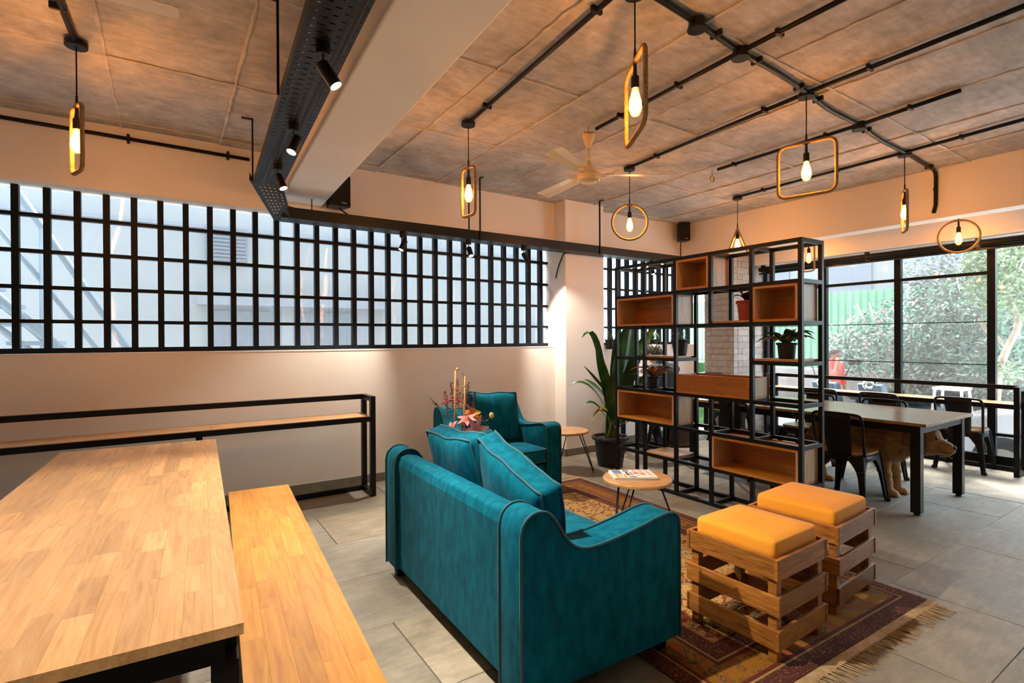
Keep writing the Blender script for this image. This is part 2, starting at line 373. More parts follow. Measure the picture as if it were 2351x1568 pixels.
# floor with individually laid stone slabs
st(G().box(-12, 7.95, YN-.2, 5.62, CZ+.3, 5.6).out('upper_storey', M['plaster']))  # unseen mass over the ceiling, added at this height to darken the alley
fl = st(G().box(XL, XB+.05, YN, YW+.1, -.35, -.0055).out('floor', M['grout']))
rows = []; y = YN; rr = random.Random(3)
ys = [YN]
while ys[-1] < YW-.1: ys.append(ys[-1]+rr.choice((.56, .62, .68, .60)))
for i in range(len(ys)-1):
    y0, y1 = ys[i], min(ys[i+1], YW); x = XL - rr.random()*.6
    if y0 < -.6: step = (1.4, 1.8)
    else: step = (.62, .78, .92, 1.05)
    while x < XB:
        x1 = x + rr.choice(step); a, b = max(x, XL)+.002, min(x1, XB)-.002
        if b-a > .05:
            g = G(); e = .0008+rr.random()*.0008; zt = -.002 + rr.random()*.002
            cx_, cy_ = (a+b)/2, (y0+y1)/2; hx, hy = (b-a)/2-e, (y1-y0)/2-e
            g.rings([[(-hx, -hy, -.0054), (hx, -hy, -.0054), (hx, hy, -.0054), (-hx, hy, -.0054)],
                     [(-hx, -hy, zt-.0012), (hx, -hy, zt-.0012), (hx, hy, zt-.0012), (-hx, hy, zt-.0012)],
                     [(-hx+.0015, -hy+.0015, zt), (hx-.0015, -hy+.0015, zt), (hx-.0015, hy-.0015, zt), (-hx+.0015, hy-.0015, zt)]])
            g.out('stone_slab', M['slab'], fl, loc=(cx_, cy_, 0))
        x = x1
# ceiling: slab plus shuttering panels with proud joint ridges
cl = st(G().box(XL, XB+.3, YN, YW+.3, CZ+.02, CZ+.25).out('ceiling', M['concrete']))
xs = [-2.6, -1.68, -.99, -.30, .39, 1.08, 1.76, 2.45, 3.14, 3.84, 4.55, 5.25, 5.95, 6.6, 7.3, 8.0]
yv = [-4.2, -3.4, -2.4, -1.3, -.25, .75, 1.8, 2.83, 3.94, 5.05, 5.7]
rr = random.Random(11)
for i in range(len(xs)-1):
    for j in range(len(yv)-1):
        z = CZ+.004+rr.random()*.012; x0, x1, y0, y1 = xs[i]+.001, xs[i+1]-.001, yv[j]+.001, yv[j+1]-.001
        t = [(rr.random()-.5)*.006 for _ in range(4)]
        G().hexa([(x0, y0, z+t[0]), (x1, y0, z+t[1]), (x1, y1, z+t[2]), (x0, y1, z+t[3]), (x0, y0, CZ+.03), (x1, y0, CZ+.03), (x1, y1, CZ+.03), (x0, y1, CZ+.03)]).out('ceiling_panel', M['concrete'], cl)
M['ridge'] = mk('joint_mortar', (.50, .465, .43), (.64, .61, .575), scale=9, rough=.9, bmp=.4, bscale=25, rnd=False)
def ridge(a, b, wd, n):
    a, b = Vector(a), Vector(b); d = (b-a); s_ = Vector((-d.y, d.x, 0)).normalized(); rs = []
    for k in range(n+1):
        c = a+d*k/n; wv = wd*(.4+1.2*rr.random()); h = .001+rr.random()*.006; off = s_*(rr.random()-.5)*.008
        rs.append([c+off-s_*wv, c+off-s_*wv*.4-Vector((0, 0, h)), c+off+s_*wv*.4-Vector((0, 0, h)), c+off+s_*wv, c+off+Vector((0, 0, .02))])
    return G().rings(rs).out('joint_ridge', M['ridge'], cl)
for x in xs[1:-1]:
    if x > -1.2: ridge((x, -1, CZ+.006), (x, 5.3, CZ+.006), .009, 110)
for y in yv[1:-1]:
    if y > 0: ridge((-1.5, y, CZ+.004), (7.4, y, CZ+.006), .008, 120)

# back wall (window wall)
G().box(XL, 6.88, YA, YA+.24, 0, 1.345).out('wall_back', M['plaster'])['kind'] = 'structure'
G().box(XL, 7.9, YA, YA+.24, 2.63, CZ+.02).out('wall_back_upper', M['plaster'])['kind'] = 'structure'
st(G().box(4.08, 4.72, 5.0, YA+.24, 0, CZ+.02).out('column', M['plaster'], bevel=.008))
# beam across the room and beam above the right window
ba = lambda y: .72+.045*(y-1.9); bb = lambda y: 1.10+.040*(y-1.65)
st(G().hexa([(ba(YN), YN, 2.72), (bb(YN), YN, 2.72), (bb(5.21), 5.21, 2.72), (ba(5.21), 5.21, 2.72), (ba(YN), YN, CZ+.02), (bb(YN), YN, CZ+.02), (bb(5.21), 5.21, CZ+.02), (ba(5.21), 5.21, CZ+.02)]).out('beam', M['white'], bevel=.01))
st(G().box(6.53, 6.74, YN, YA, 2.643, CZ+.02).out('wall_right_beam', M['plaster'], bevel=.006))
st(G().box(7.41, 7.75, YN, 4.61, 2.53, CZ+.02).out('wall_right_lintel', M['white'], bevel=.03, seg=4))
st(G().box(XB, XB+.2, YN, -.85, 0, CZ).out('wall_right', M['plaster']))
st(G().box(XL-.2, XL, YN, YW+.1, 0, CZ).out('wall_left', M['plaster']))
st(G().box(XL, XB+.2, YN-.2, YN, 0, CZ).out('wall_front', M['plaster']))
# skirting
for nm, a in (('baseboard_back', (XL, 4.08, YA-.012, YA, 0, .085)), ('baseboard_column', (4.068, 4.08, 4.988, YA, 0, .085)), ('baseboard_column_front', (4.068, 4.732, 4.988, 5.0, 0, .085)), ('baseboard_back_far', (4.732, 6.88, YA-.012, YA, 0, .085))):
    st(G().box(*a).out(nm, M['skirting'], bevel=.003))
# brick pillar, each block its own piece
PX0, PX1, PY0, PY1 = 6.93, 7.70, 4.61, 5.12
M['mortar'] = mk('mortar', (.30, .29, .275), rough=.95)
M['block'] = mk('grey_block', (.40, .385, .36), (.52, .50, .475), scale=16, rough=.9, bmp=.7, bscale=34, bdist=.012, vary=.13)
pil = st(G().box(PX0+.008, PX1-.008, PY0+.008, PY1-.008, 0, CZ).out('brick_pillar', M['mortar']))
ch = .092
def blk(x0, x1, y0, y1, z0, z1):
    g = G().box(x0, x1, y0, y1, z0, z1)
    for v in g.b.verts: v.co += Vector(((rr.random()-.5)*.004, (rr.random()-.5)*.004, (rr.random()-.5)*.003))
    c = Vector(((x0+x1)/2, (y0+y1)/2, (z0+z1)/2))
    for v in g.b.verts: v.co -= c
    g.out('brick', M['block'], pil, loc=c)
for k in range(int(CZ/ch)):
    z0, z1 = k*ch+.004, (k+1)*ch-.004
    cuts = [PY0, PY0+.10 if k % 2 else PY0+.40, PY1]
    for a, b in zip(cuts, cuts[1:]): blk(PX0, PX0+.09, a+.003, b-.003, z0, z1)
    cuts = [PX0+.09, PX0+(.20 if k % 2 else .36), PX0+(.55 if k % 2 else .70), PX1]
    for a, b in zip(cuts, cuts[1:]): blk(a+.003, b-.003, PY0, PY0+.09, z0, z1)

# window 1 and 2: welded bar grille in front of a wavy plastic sheet
M['plastic'] = pane_mat('plastic_sheet', (.90, .95, .98), .82, .10, .11, .13, .93)
ZH = [1.375, 1.597, 1.860, 2.136, 2.412]
def grille(nm, x0, x1, xs_, top):
    wd = st(thing(nm))
    g0 = G().box(-.022, .022, -.03, .03, 1.345, 2.63).mesh('bar'); g0.materials.append(M['black_bar'])
    for x in xs_: link('vertical_bar', g0, wd, loc=(x, YW, 0))
    for z in ZH: G().box(x0, x1, YW-.026, YW+.026, z-.014 if z > 1.4 else 1.348, z+.014).out('horizontal_bar', M['black_bar'], wd)
    n = int((x1-x0)/.045); rows_ = []
    for i in range(49):
        z = 1.36+i*(2.63-1.36)/48
        rows_.append([(x0+(x1-x0)*j/n, YW+.075+.005*math.sin(j*.35+1.3*math.sin(i*.08))+.0012*math.sin(z*9+2.2*math.sin(j*.13)), z) for j in range(n+1)])
    G().sheet(rows_).out('plastic_sheet', M['plastic'], wd, smooth=True)
    return wd
grille('window_1', XL, 4.08, [-.957+.1825*k for k in range(-9, 28)], 2.63)
grille('window_2', 4.72, 6.88, [5.185+.168*k for k in range(-2, 11)], 2.63)
st(G().box(XL, 6.88, YA-.004, YA+.24, 1.337, 1.349).out('window_sill', M['white']))

# window 3: steel frame with perforated screens on the right
wd3 = st(thing('window_3'))
M['screen'] = perforated('perforated_screen', (.20, .235, .27), .0125, .46)
M['jali'] = perforated('jali_screen', (.03, .04, .055), .019, .37)
YP = [4.60, 3.716, 2.831, 1.934, .55, -.80]
for y in YP: G().box(XB-.035, XB+.035, y-.035 if y < 4.5 else y-.06, y+.035 if y < 4.5 else y, 0, 2.54).out('frame_post', M['black_bar'], wd3)
for z0, z1 in ((0, .12), (.34, .37), (.66, .70), (2.44, 2.54)): G().box(XB-.03, XB+.03, YP[-1], YP[0], z0, z1).out('frame_rail', M['black_bar'], wd3)
for a, b in zip(YP[:3], YP[1:4]):
    G().box(XB-.03, XB+.03, b+.035, a-.035, 2.14, 2.175).out('frame_rail', M['black_bar'], wd3)
    for z in (1.61, 1.125): G().box(XB-.004, XB+.004, b+.035, a-.035, z-.005, z+.005).out('screen_seam', M['black_bar'], wd3)
    for z0, z1 in ((2.178, 2.44), (.70, 2.137)):
        G().sheet([[(XB, b+.035, z0), (XB, a-.035, z0)], [(XB, b+.035, z1), (XB, a-.035, z1)]]).out('screen_panel', M['screen'], wd3)
for a, b in zip(YP[:-1], YP[1:]):
    m = M['jali'] if b > 1.9 else M['screen']
    G().sheet([[(XB, b+.035, .12), (XB, a-.035, .12)], [(XB, b+.035, .66), (XB, a-.035, .66)]]).out('jali_panel', m, wd3)
    M.setdefault('clear', pane_mat('clear_glass', (.97, .99, 1), .97, .02, .04, .02))
    G().sheet([[(XB+.02, b+.03, .9), (XB+.02, a-.03, .9)], [(XB+.02, b+.03, 2.5), (XB+.02, a-.03, 2.5)]]).out('pane', M['clear'], wd3)
# rolled screen tube under the lintel
rs_ = thing('roller_screen', 'dark rolled-up window screen under the lintel of the right window', 'roller blind', (7.5, 2.2, 2.47))
G().tube([(0, -2.5, 0), (0, 2.36, 0)], .035, 10).out('roll', M['black_plastic'], rs_, smooth=True)
for y in (-2.2, -1.1, -.2, .9, 2.3): G().box(-.03, .03, y-.02, y+.02, -.045, .075).out('bracket', M['black'], rs_)
G().box(-.02, .02, -2.5, 2.36, -.075, -.055).out('bottom_bar', M['black'], rs_)

# ================================================================ CEILING SERVICES
def pipe(name, pts, r, label, cat='conduit', clips=(), group=None, mat='black'):
    p0 = Vector(pts[0]); t = thing(name, label, cat, p0, group=group)
    G().tube([Vector(p)-p0 for p in pts], r, 10).out('pipe', M[mat], t, smooth=True)
    for c, ax in clips:
        c = Vector(c)-p0
        if ax == 'y': G().box(c.x-.035, c.x+.035, c.y-.01, c.y+.01, c.z-.016, c.z+.018).out('clip', M['black_plastic'], t, bevel=.004)
        elif ax == 'x': G().box(c.x-.01, c.x+.01, c.y-.035, c.y+.035, c.z-.016, c.z+.018).out('clip', M['black_plastic'], t, bevel=.004)
        else: G().box(c.x-.01, c.x+.01, c.y-.018, c.y+.02, c.z-.035, c.z+.035).out('clip', M['black_plastic'], t, bevel=.004)
    return t
cz = CZ-.018
pipe('ceiling_conduit', [(1.80, -.5, cz), (1.84, 1.9, cz), (1.96, 3.58, cz)], .015, 'black ceiling conduit feeding the pendant nearest the white beam', 'conduit', [((1.935, 3.25, cz), 'y'), ((1.845, 2.0, cz), 'y')], 'ceiling conduits')
pipe('ceiling_conduit', [(2.80, .1, cz), (2.824, 1.832, cz), (2.88, 3.13, cz)], .015, 'black ceiling conduit ending at the ceiling fan hook', 'conduit', [((2.83, 1.6, cz), 'y'), ((2.85, 2.3, cz), 'y'), ((2.87, 2.85, cz), 'y'), ((2.815, 1.2, cz), 'y')], 'ceiling conduits')
pipe('ceiling_conduit', [(3.62, -.6, cz), (3.68, 1.888, cz), (3.80, 3.66, cz)], .015, 'black ceiling conduit running to the round rope pendant', 'conduit', [((3.69, 2.2, cz), 'y'), ((3.67, 1.5, cz), 'y'), ((3.78, 3.3, cz), 'y')], 'ceiling conduits')
pipe('ceiling_conduit', [(4.533, 1.30, cz), (4.587, 1.952, cz), (4.595, 3.231, cz)], .015, 'black ceiling conduit with open ends beside the ceiling hook', 'conduit', [((4.59, 2.2, cz), 'y'), ((4.595, 3.05, cz), 'y'), ((4.56, 1.6, cz), 'y')], 'ceiling conduits')
pipe('ceiling_conduit', [(5.48, .2, cz), (5.612, 2.013, cz), (5.69, 3.73, cz)], .015, 'black ceiling conduit running to the triangle rope pendant', 'conduit', [((5.60, 1.6, cz), 'y'), ((5.64, 2.6, cz), 'y'), ((5.67, 3.4, cz), 'y')], 'ceiling conduits')
pipe('ceiling_conduit', spline([(1.7, 1.74, cz), (2.37, 1.79, cz), (2.824, 1.832, cz), (3.25, 1.85, cz), (3.68, 1.888, cz), (4.1, 1.94, cz), (4.587, 1.952, cz), (5.1, 2.0, cz), (5.612, 2.013, cz), (6.2, 2.05, cz)], 4)+[Vector(p) for p in ((6.42, 2.06, cz), (6.49, 2.065, cz-.02), (6.505, 2.065, cz-.08), (6.51, 2.07, 2.78), (6.515, 2.09, 2.70))], .017, 'long black cross conduit linking junction boxes and dropping down the right wall', 'conduit', [((2.55, 1.80, cz), 'x'), ((3.0, 1.838, cz), 'x'), ((3.55, 1.875, cz), 'x'), ((3.85, 1.90, cz), 'x'), ((4.75, 1.965, cz), 'x'), ((6.3, 2.055, cz), 'x'), ((6.51, 2.07, 2.93), 'y')])
pipe('wall_conduit', [(XL, YA-.02, 3.075), (.62, YA-.02, 3.055)], .015, 'black conduit clipped along the top of the window wall', 'conduit', [((-.253, YA-.022, 3.06), 'z'), ((.45, YA-.022, 3.058), 'z'), ((-1.2, YA-.022, 3.066), 'z')])
pipe('ceiling_conduit', [(-.47, 2.4, cz), (-.42, 3.80, cz)], .018, 'black ceiling conduit feeding the pendant at the far left', 'conduit', [((-.45, 3.45, cz), 'y'), ((-.46, 2.9, cz), 'y')], 'ceiling conduits')
for k, (x, y) in enumerate(((2.37, 1.79), (2.824, 1.832), (4.587, 1.952))):
    lab = ['round black junction box beside a chipped hole in the ceiling', 'round black junction box where the fan conduit crosses the cross conduit', 'round black junction box at the crossing left of the edge-on pendant'][k]
    t = thing('junction_box', lab, 'junction box', (x, y, CZ), group='ceiling junction boxes')
    G().lathe([(0, -.05), (.042, -.05), (.044, -.048), (.044, 0), (0, 0)], 20).out('box', M['black_plastic'], t, smooth=False)
    G().lathe([(0, -.058), (.05, -.058), (.052, -.05), (0, -.05)], 20).out('cover', M['black'], t)
hk = thing('ceiling_hook', 'bare steel ring hook hanging from the concrete ceiling', 'hook', (4.642, 3.33, CZ))
G().tube([(0, 0, .01), (0, 0, -.05)], .006, 8).out('stem', M['steel'], hk)
G().tube([(.03*math.cos(a), 0, -.08+.03*math.sin(a)) for a in [2*PI*i/16 for i in range(16)]], .006, 8, closed=True).out('ring', M['brass'], hk, smooth=True)

# perforated cable trays
def tray_mesh(L, W, H, pitch, cols, sl, sw, slot_across=True):
    g = G(); cw = W/cols
    def q(x0, x1, y0, y1):
        if x1-x0 > 1e-6 and y1-y0 > 1e-6: g.quad([(x0, y0, 0), (x0, y1, 0), (x1, y1, 0), (x1, y0, 0)])
    for c in range(cols):
        x0 = -W/2+c*cw; x1 = x0+cw; hw = min((sl if slot_across else sw)/2, cw*.42); hl = (sw if slot_across else sl)/2; mx = (x0+x1)/2
        y = (pitch/2 if c % 2 else 0); q(x0, x1, 0, y)
        while y+pitch <= L:
            my = y+pitch/2; q(x0, x1, y, my-hl); q(x0, x1, my+hl, y+pitch); q(x0, mx-hw, my-hl, my+hl); q(mx+hw, x1, my-hl, my+hl); y += pitch
        q(x0, x1, y, L)
    return g
def flange(g, L, W, H):
    g.box(-W/2-.002, -W/2, 0, L, 0, H); g.box(W/2, W/2+.002, 0, L, 0, H)
    g.box(-W/2, -W/2+.012, 0, L, H-.002, H); g.box(W/2-.012, W/2, 0, L, H-.002, H)
    return g
M['cables'] = mk('cable_sheath', (.006, .006, .007), rough=.6)
tr1 = thing('cable_tray', 'wide black perforated cable tray hung beside the white beam', 'cable tray', (.37, -1.25, 2.665), R_(-3.0))
tray_mesh(5.75, .20, .06, .055, 5, .028, .008).out('tray_bottom', M['tray'], tr1, recalc=False)
flange(G(), 5.75, .20, .055).out('side_flange', M['tray'], tr1)
for k in range(6): G().tube(spline([(-.083+.031*k+.006*math.sin(k*2+j*.9), j*.575, .014+.003*math.sin(j+k)) for j in range(11)], 3), .0145, 8).out('laid_cable', M['cables'], tr1, smooth=True)
for y in (.6, 2.1, 4.07, 5.70):
    h = G().bar((-.115, y, .0), (-.115, y, .478), .012).bar((-.115, y, .470), (-.19, y, .470), .022, .008)
    h.out('hanger_rod', M['black'], tr1)
# bend piece dropping to the wall tray
tr2 = thing('cable_tray', 'black perforated cable tray running along the top of the grille window', 'cable tray', (.82, 4.895, 2.49))
o = tray_mesh(5.9, .19, .09, .035, 5, .011, .011).out('tray_bottom', M['tray'], tr2, recalc=False); o.rotation_euler = (0, 0, -PI/2)
o = flange(G(), 5.9, .19, .095).out('side_flange', M['tray'], tr2); o.rotation_euler = (0, 0, -PI/2)
A, B = Vector((-.26, -.42, .175)), Vector((0, 0, 0))
b0, b1 = Vector((.02, -.5, .175)), Vector((.1, -.095, 0))
g = G()
pa = [Vector((-.29, -.45, .175)), Vector((-.07, -.455, .175)), Vector((.06, -.095, 0)), Vector((-.03, .095, 0))]
nL, nW = 12, 6
def bl(u, v): return (pa[0]*(1-u)+pa[1]*u)*(1-v)+(pa[3]*(1-u)+pa[2]*u)*v
for i in range(nL*3):
    for j in range(nW*3):
        if i % 3 == 1 and j % 3 == 1: continue
        u0, u1, v0, v1 = j/(nW*3), (j+1)/(nW*3), i/(nL*3), (i+1)/(nL*3)
        g.quad([bl(u0, v0), bl(u0, v1), bl(u1, v1), bl(u1, v0)])
g.out('bend_bottom', M['tray'], tr2, recalc=False)
g = G(); up_ = Vector((0, 0, .06)); off = Vector((.002, 0, 0))
for a, b in ((pa[0], pa[3]), (pa[1], pa[2])): g.hexa([a, a+off, b+off, b, a+up_, a+off+up_, b+off+up_, b+up_])
g.out('bend_flange', M['tray'], tr2)
for x in (1.94, 3.64):
    G().bar((x, -.10, -.01), (x, -.10, .65), .022, .008).bar((x, -.10, .646), (x, -.16, .646), .022, .008).out('hanger_strap', M['black'], tr2)
G().bar((1.90, .07, 0), (1.90, .07, .645), .022, .006).out('hanger_strap', M['black'], tr2)
G().bar((.28, .07, .03), (.28, .07, .235), .022, .006).out('hanger_strap', M['black'], tr2)
# cables on the tray
pipe('speaker_cable', spline([(.78, 4.5, 2.70), (.80, 4.78, 2.615), (.95, 4.9, 2.60), (1.10, 4.96, 2.60), (1.2, 5.0, 2.555)], 6), .007, 'black cable drooping onto the tray at the end of the beam', 'cable', mat='cordm')
pipe('column_cable', spline([(4.25, 4.99, 2.50), (4.06, 4.985, 2.485), (4.055, 5.05, 2.42), (4.06, 5.12, 2.32), (4.062, 5.17, 2.2)], 6), .008, 'black cable curling round the top of the column', 'cable', mat='cordm')

# ---- spotlights on the trays
def spot_light(loc, aim, label, energy, parent_z=0):
    t = thing('track_spotlight', label, 'spotlight', loc, group='spotlights on the cable trays')
    G().lathe([(0, -.045), (.028, -.045), (.030, -.043), (.030, 0), (0, 0)], 20).out('mounting_base', M['black'], t)
    G().tube([(0, 0, -.04), (0, 0, -.085), (.012, 0, -.095)], .005, 8).out('swivel_arm', M['brass'], t, smooth=True)
    d = Vector(aim).normalized(); c = Vector((.012, 0, -.105))+d*.02
    q = d.to_track_quat('-Z', 'Y')
    hd = G().lathe([(0, .055), (.022, .055), (.027, .048), (.0275, -.052), (.0255, -.055), (.024, -.046), (0, -.044)], 24).out('lamp_head', M['black'], t)
    hd.location = c; hd.rotation_mode = 'QUATERNION'; hd.rotation_quaternion = q
    ln = G().lathe([(0, -.049), (.0235, -.049), (.0235, -.046), (0, -.046)], 20).out('lens', M['lens'], hd)
    l = bpy.data.lights.new('spot', 'SPOT'); l.energy = energy; l.color = (1, .88, .72); l.spot_size = R_(74); l.spot_blend = .7; l.shadow_soft_size = .022
    lo = bpy.data.objects.new('spot_beam', l); COL.objects.link(lo); lo.parent = hd; lo.location = (0, 0, -.06)
    return t
SE = 165
spot_light((.545, 2.24, 2.664), (.56, -.30, -1), 'black spotlight on the wide tray nearest the camera, throwing light over the sofa', SE*1.0)
spot_light((.600, 3.14, 2.664), (-.42, -.25, -1), 'black spotlight in the middle of the wide tray beside the beam', SE*.5)
spot_light((.645, 3.92, 2.664), (.30, -.35, -1), 'black spotlight at the far end of the wide tray beside the beam', SE*.75)
spot_light((1.93, 4.87, 2.489), (-.5, -.05, -1), 'black spotlight on the window tray leaning left above the grille window', SE*.5)
spot_light((2.66, 4.87, 2.489), (.05, -.5, -1), 'lit black spotlight on the window tray left of the column, facing the room', SE*.7)
spot_light((3.37, 4.87, 2.489), (.75, .0, -1), 'black spotlight on the window tray tilted right towards the column', SE*.5)
spot_light((5.50, 4.90, 2.489), (.0, -.3, -1), 'black spotlight on the window tray behind the open bookshelf', SE*.7)
spot_light((.475, 1.0, 2.664), (-.30, .35, -1), 'black spotlight on the wide tray above the near end of the dining table', SE*.42)

spot_light((.40, -.35, 2.664), (.55, -.2, -1), 'added unseen fill spotlight on the wide tray behind the camera position', SE)  # out-of-view lamp added so light bounced off the floor lifts the ceiling
spot_light((.35, -1.1, 2.664), (.7, -.2, -1), 'added unseen fill spotlight at the rear end of the wide tray behind the camera', SE)  # second added fill lamp, also out of view

# ---- rope pendants
def pend_shape(kind):
    if kind == 'circle': return [Vector((.172*math.cos(a), 0, -.172+.172*math.sin(a))) for a in [2*PI*i/40 for i in range(40)]]
    if kind == 'triangle':
        P = [(0, 0, 0), (-.115, 0, -.32), (.115, 0, -.32)]; r = .02
    elif kind == 'wide': P = [(-.18, 0, 0), (-.18, 0, -.36), (.18, 0, -.36), (.18, 0, 0)]; r = .06
    else: P = [(-.09, 0, 0), (-.09, 0, -.37), (.09, 0, -.37), (.09, 0, 0)]; r = .045
    o = []; n = len(P)
    for i in range(n):
        p = Vector(P[i]); a = (Vector(P[i-1])-p).normalized(); b = (Vector(P[(i+1) % n])-p).normalized()
        o += bez(p+a*r, p, p+b*r, 5)
    res = []
    for i in range(len(o)):
        a, b = o[i], o[(i+1) % len(o)]; k = max(1, int((b-a).length/.03)); res += [a+(b-a)*j/k for j in range(k)]
    return res
BULBE = 9
def pendant(x, y, ztop, kind, rz, label, zc=CZ, energy=BULBE, canopy=True):
    t = thing('rope_pendant_light', label, 'pendant light', (x, y, zc), rz, group='rope pendant lights')
    if canopy: G().lathe([(0, -.042), (.052, -.042), (.054, -.038), (.054, -.012), (.03, -.010), (.03, 0), (0, 0)], 24).out('canopy', M['black_plastic'], t)
    zt = ztop-zc
    G().tube([(0, 0, -.03), (.001, 0, zt*.5), (0, 0, zt+.04)], .004, 6).out('cord', M['cordm'], t)
    G().tube([(0, 0, zt+.05), (0, 0, zt-.09)], [.006, .010], 10).out('cord_grip', M['cordm'], t)
    P = pend_shape(kind); P = [p+Vector((0, 0, zt-.01)) for p in P]
    # twisted rope winding: bumpy radius along the loop
    Q = []
    for i in range(len(P)):
        a, b = P[i], P[(i+1) % len(P)]; k = max(1, int((b-a).length/.006)); Q += [a+(b-a)*j/k for j in range(k)]
    fr = G().tube(Q, [.0105 if i % 2 else .0125 for i in range(len(Q))], 8, closed=True).out('rope_frame', M['rope'], t, smooth=True)
    zs = zt-.085
    G().lathe([(0, zs+.005), (.016, zs+.005), (.019, zs), (.0195, zs-.055), (0, zs-.055)], 20).out('lamp_holder', M['black_plastic'], t)
    zb = zs-.055
    b = G().lathe([(0.001, zb-.135), (.018, zb-.128), (.028, zb-.110), (.032, zb-.088), (.029, zb-.060), (.020, zb-.025), (.014, zb)], 20).out('bulb', M['bulb'], t, smooth=True)
    g = G()
    for k in range(5):
        a = 2*PI*k/5; g.tube([(.006*math.cos(a), .006*math.sin(a), zb-.02), (.013*math.cos(a), .013*math.sin(a), zb-.095)], .0012, 4)
    g.tube([(0, 0, zb), (0, 0, zb-.03)], .004, 6)
    g.out('filament', M['filament'], b)
    l = bpy.data.lights.new('bulb_glow', 'POINT'); l.energy = energy; l.color = (1, .38, .07); l.shadow_soft_size = .03
    lo = bpy.data.objects.new('bulb_glow', l); COL.objects.link(lo); lo.parent = b; lo.location = (0, 0, zb-.07)
    return t
va = yaw-PI/2   # facing the camera's right vector
pendant(-.42, 3.817, 2.776, 'rect', R_(-69), 'rope-framed pendant hanging alone at the far left of the room', energy=13)
pendant(1.962, 3.584, 2.781, 'rect', R_(-85), 'tall rounded-rectangle rope pendant right of the white beam')
pendant(1.90, 1.79, 2.79, 'wide', R_(-122), 'large rope pendant seen edge-on in front of the ceiling fan')
pendant(3.819, 3.678, 2.77, 'circle', R_(-38), 'round hoop rope pendant right of the ceiling fan')
pendant(3.70, 1.905, 2.798, 'wide', R_(-75), 'big square rope pendant seen face-on above the bookshelf')
pendant(5.708, 3.749, 2.765, 'triangle', R_(-62), 'triangular rope pendant over the top of the bookshelf')
pendant(5.66, 2.03, 2.791, 'rect', R_(32), 'narrow rope pendant seen edge-on beside the wall conduit')
pendant(7.1, 2.056, 2.70, 'circle', R_(-74), 'oval-looking hoop rope pendant close to the right window', energy=3)
pendant(7.1, 3.627, 2.70, 'rect', R_(-108), 'small rounded-rectangle rope pendant seen through the bookshelf corner', energy=3)

# ---- ceiling fans
def fan(x, y, rz, label):
    t = thing('ceiling_fan', label, 'ceiling fan', (x, y, CZ), rz, group='ivory ceiling fans')
    G().tube([(0, 0, .01), (0, 0, -.05)], .006, 8).out('hook_rod', M['steel'], t)
    G().lathe([(0, -.045), (.052, -.045), (.056, -.05), (.046, -.09), (.022, -.15), (.014, -.165), (0, -.165)], 24).out('upper_canopy', M['ivory'], t, smooth=True)
    G().tube([(0, 0, -.15), (0, 0, -.30)], .011, 12).out('down_rod', M['ivory'], t, smooth=True)
    G().lathe([(0, -.27), (.014, -.27), (.03, -.31), (.055, -.355), (.06, -.365), (0, -.365)], 24).out('lower_canopy', M['ivory'], t, smooth=True)
    G().lathe([(0, -.362), (.075, -.365), (.092, -.378), (.096, -.392), (.092, -.400), (.096, -.408), (.090, -.424), (.072, -.436), (.068, -.432), (.06, -.442), (0, -.446)], 32).out('motor', M['ivory'], t, smooth=True)
    for k in range(3):
        e = thing('blade', loc=(0, 0, 0), rz=2*PI*k/3); e.parent = t
        # iron and blade as one shaped sheet with camber and thickness
        st_ = [(.09, .022, -.385), (.15, .030, -.383), (.19, .055, -.382), (.30, .060, -.384), (.50, .066, -.388), (.65, .070, -.390), (.668, .060, -.390)]
        rs = []
        for r, hw, z in st_:
            tw = .012 if r > .17 else .004
            rs.append([(r, -hw, z-tw), (r, 0, z+.006), (r, hw, z+tw), (r, hw, z+tw+.003), (r, 0, z+.009), (r, -hw, z-tw+.003)])
        COL.objects.unlink(e); bpy.data.objects.remove(e)
        o = G().rings(rs).out('blade', M['ivory'], t, bevel=.001, rot=(0, 0, 2*PI*k/3))
        G().box(.14, .20, -.022, .022, -.386, -.374).out('blade_bracket', M['ivory'], o, bevel=.004)
    return t
f1 = fan(2.84, 3.18, R_(207), 'ivory three-blade ceiling fan in the middle of the room')
f2 = fan(-.62, 2.52, R_(-3), 'ivory ceiling fan whose blade tip shows at the top left corner')
cu = bpy.data.curves.new('brand', 'FONT'); cu.body = 'Crompton'; cu.size = .022; cu.align_x = 'CENTER'; cu.extrude = .0004
tmp = bpy.data.objects.new('tmp', cu); COL.objects.link(tmp); bpy.context.view_layer.update()
me = bpy.data.meshes.new_from_object(tmp); COL.objects.unlink(tmp); bpy.data.objects.remove(tmp)
o = link('brand_lettering', me, f1, M['black_plastic'])
dv = Vector((math.cos(R_(237-207)), math.sin(R_(237-207)), 0)); o.location = dv*.0555+Vector((0, 0, -.066)); o.rotation_euler = (R_(76), 0, R_(237-207+90))

# ---- loudspeakers
def loudspeaker(loc, rz, w_, d_, h_, label, tilt=0):
    t = thing('loudspeaker', label, 'loudspeaker', loc, rz)
    P = [(-w_/2, -d_/2), (w_/2, -d_/2), (w_/2*.8, d_/2), (-w_/2*.8, d_/2)]
    b = G().prism(P, 0, h_, 'z').out('cabinet', M['black_plastic'], t, bevel=.012, seg=3)
    G().box(-w_/2*.93, w_/2*.93, -d_/2-.006, -d_/2+.004, h_*.05, h_*.95).out('grille', mk('grille_cloth', (.006, .006, .007), rough=.9, bmp=.4, bscale=200), t, bevel=.004)
    G().box(w_*.02, w_*.26, -d_/2-.008, -d_/2-.005, h_*.10, h_*.125).out('badge', M['steel'], t)
    G().box(-.02, .02, d_/2-.01, d_/2+.05, h_*.4, h_*.6).out('wall_bracket', M['black'], t)
    return t
loudspeaker((1.36, 5.08, 2.70), R_(8), .20, .16, .30, 'black wall loudspeaker tucked behind the end of the white beam')
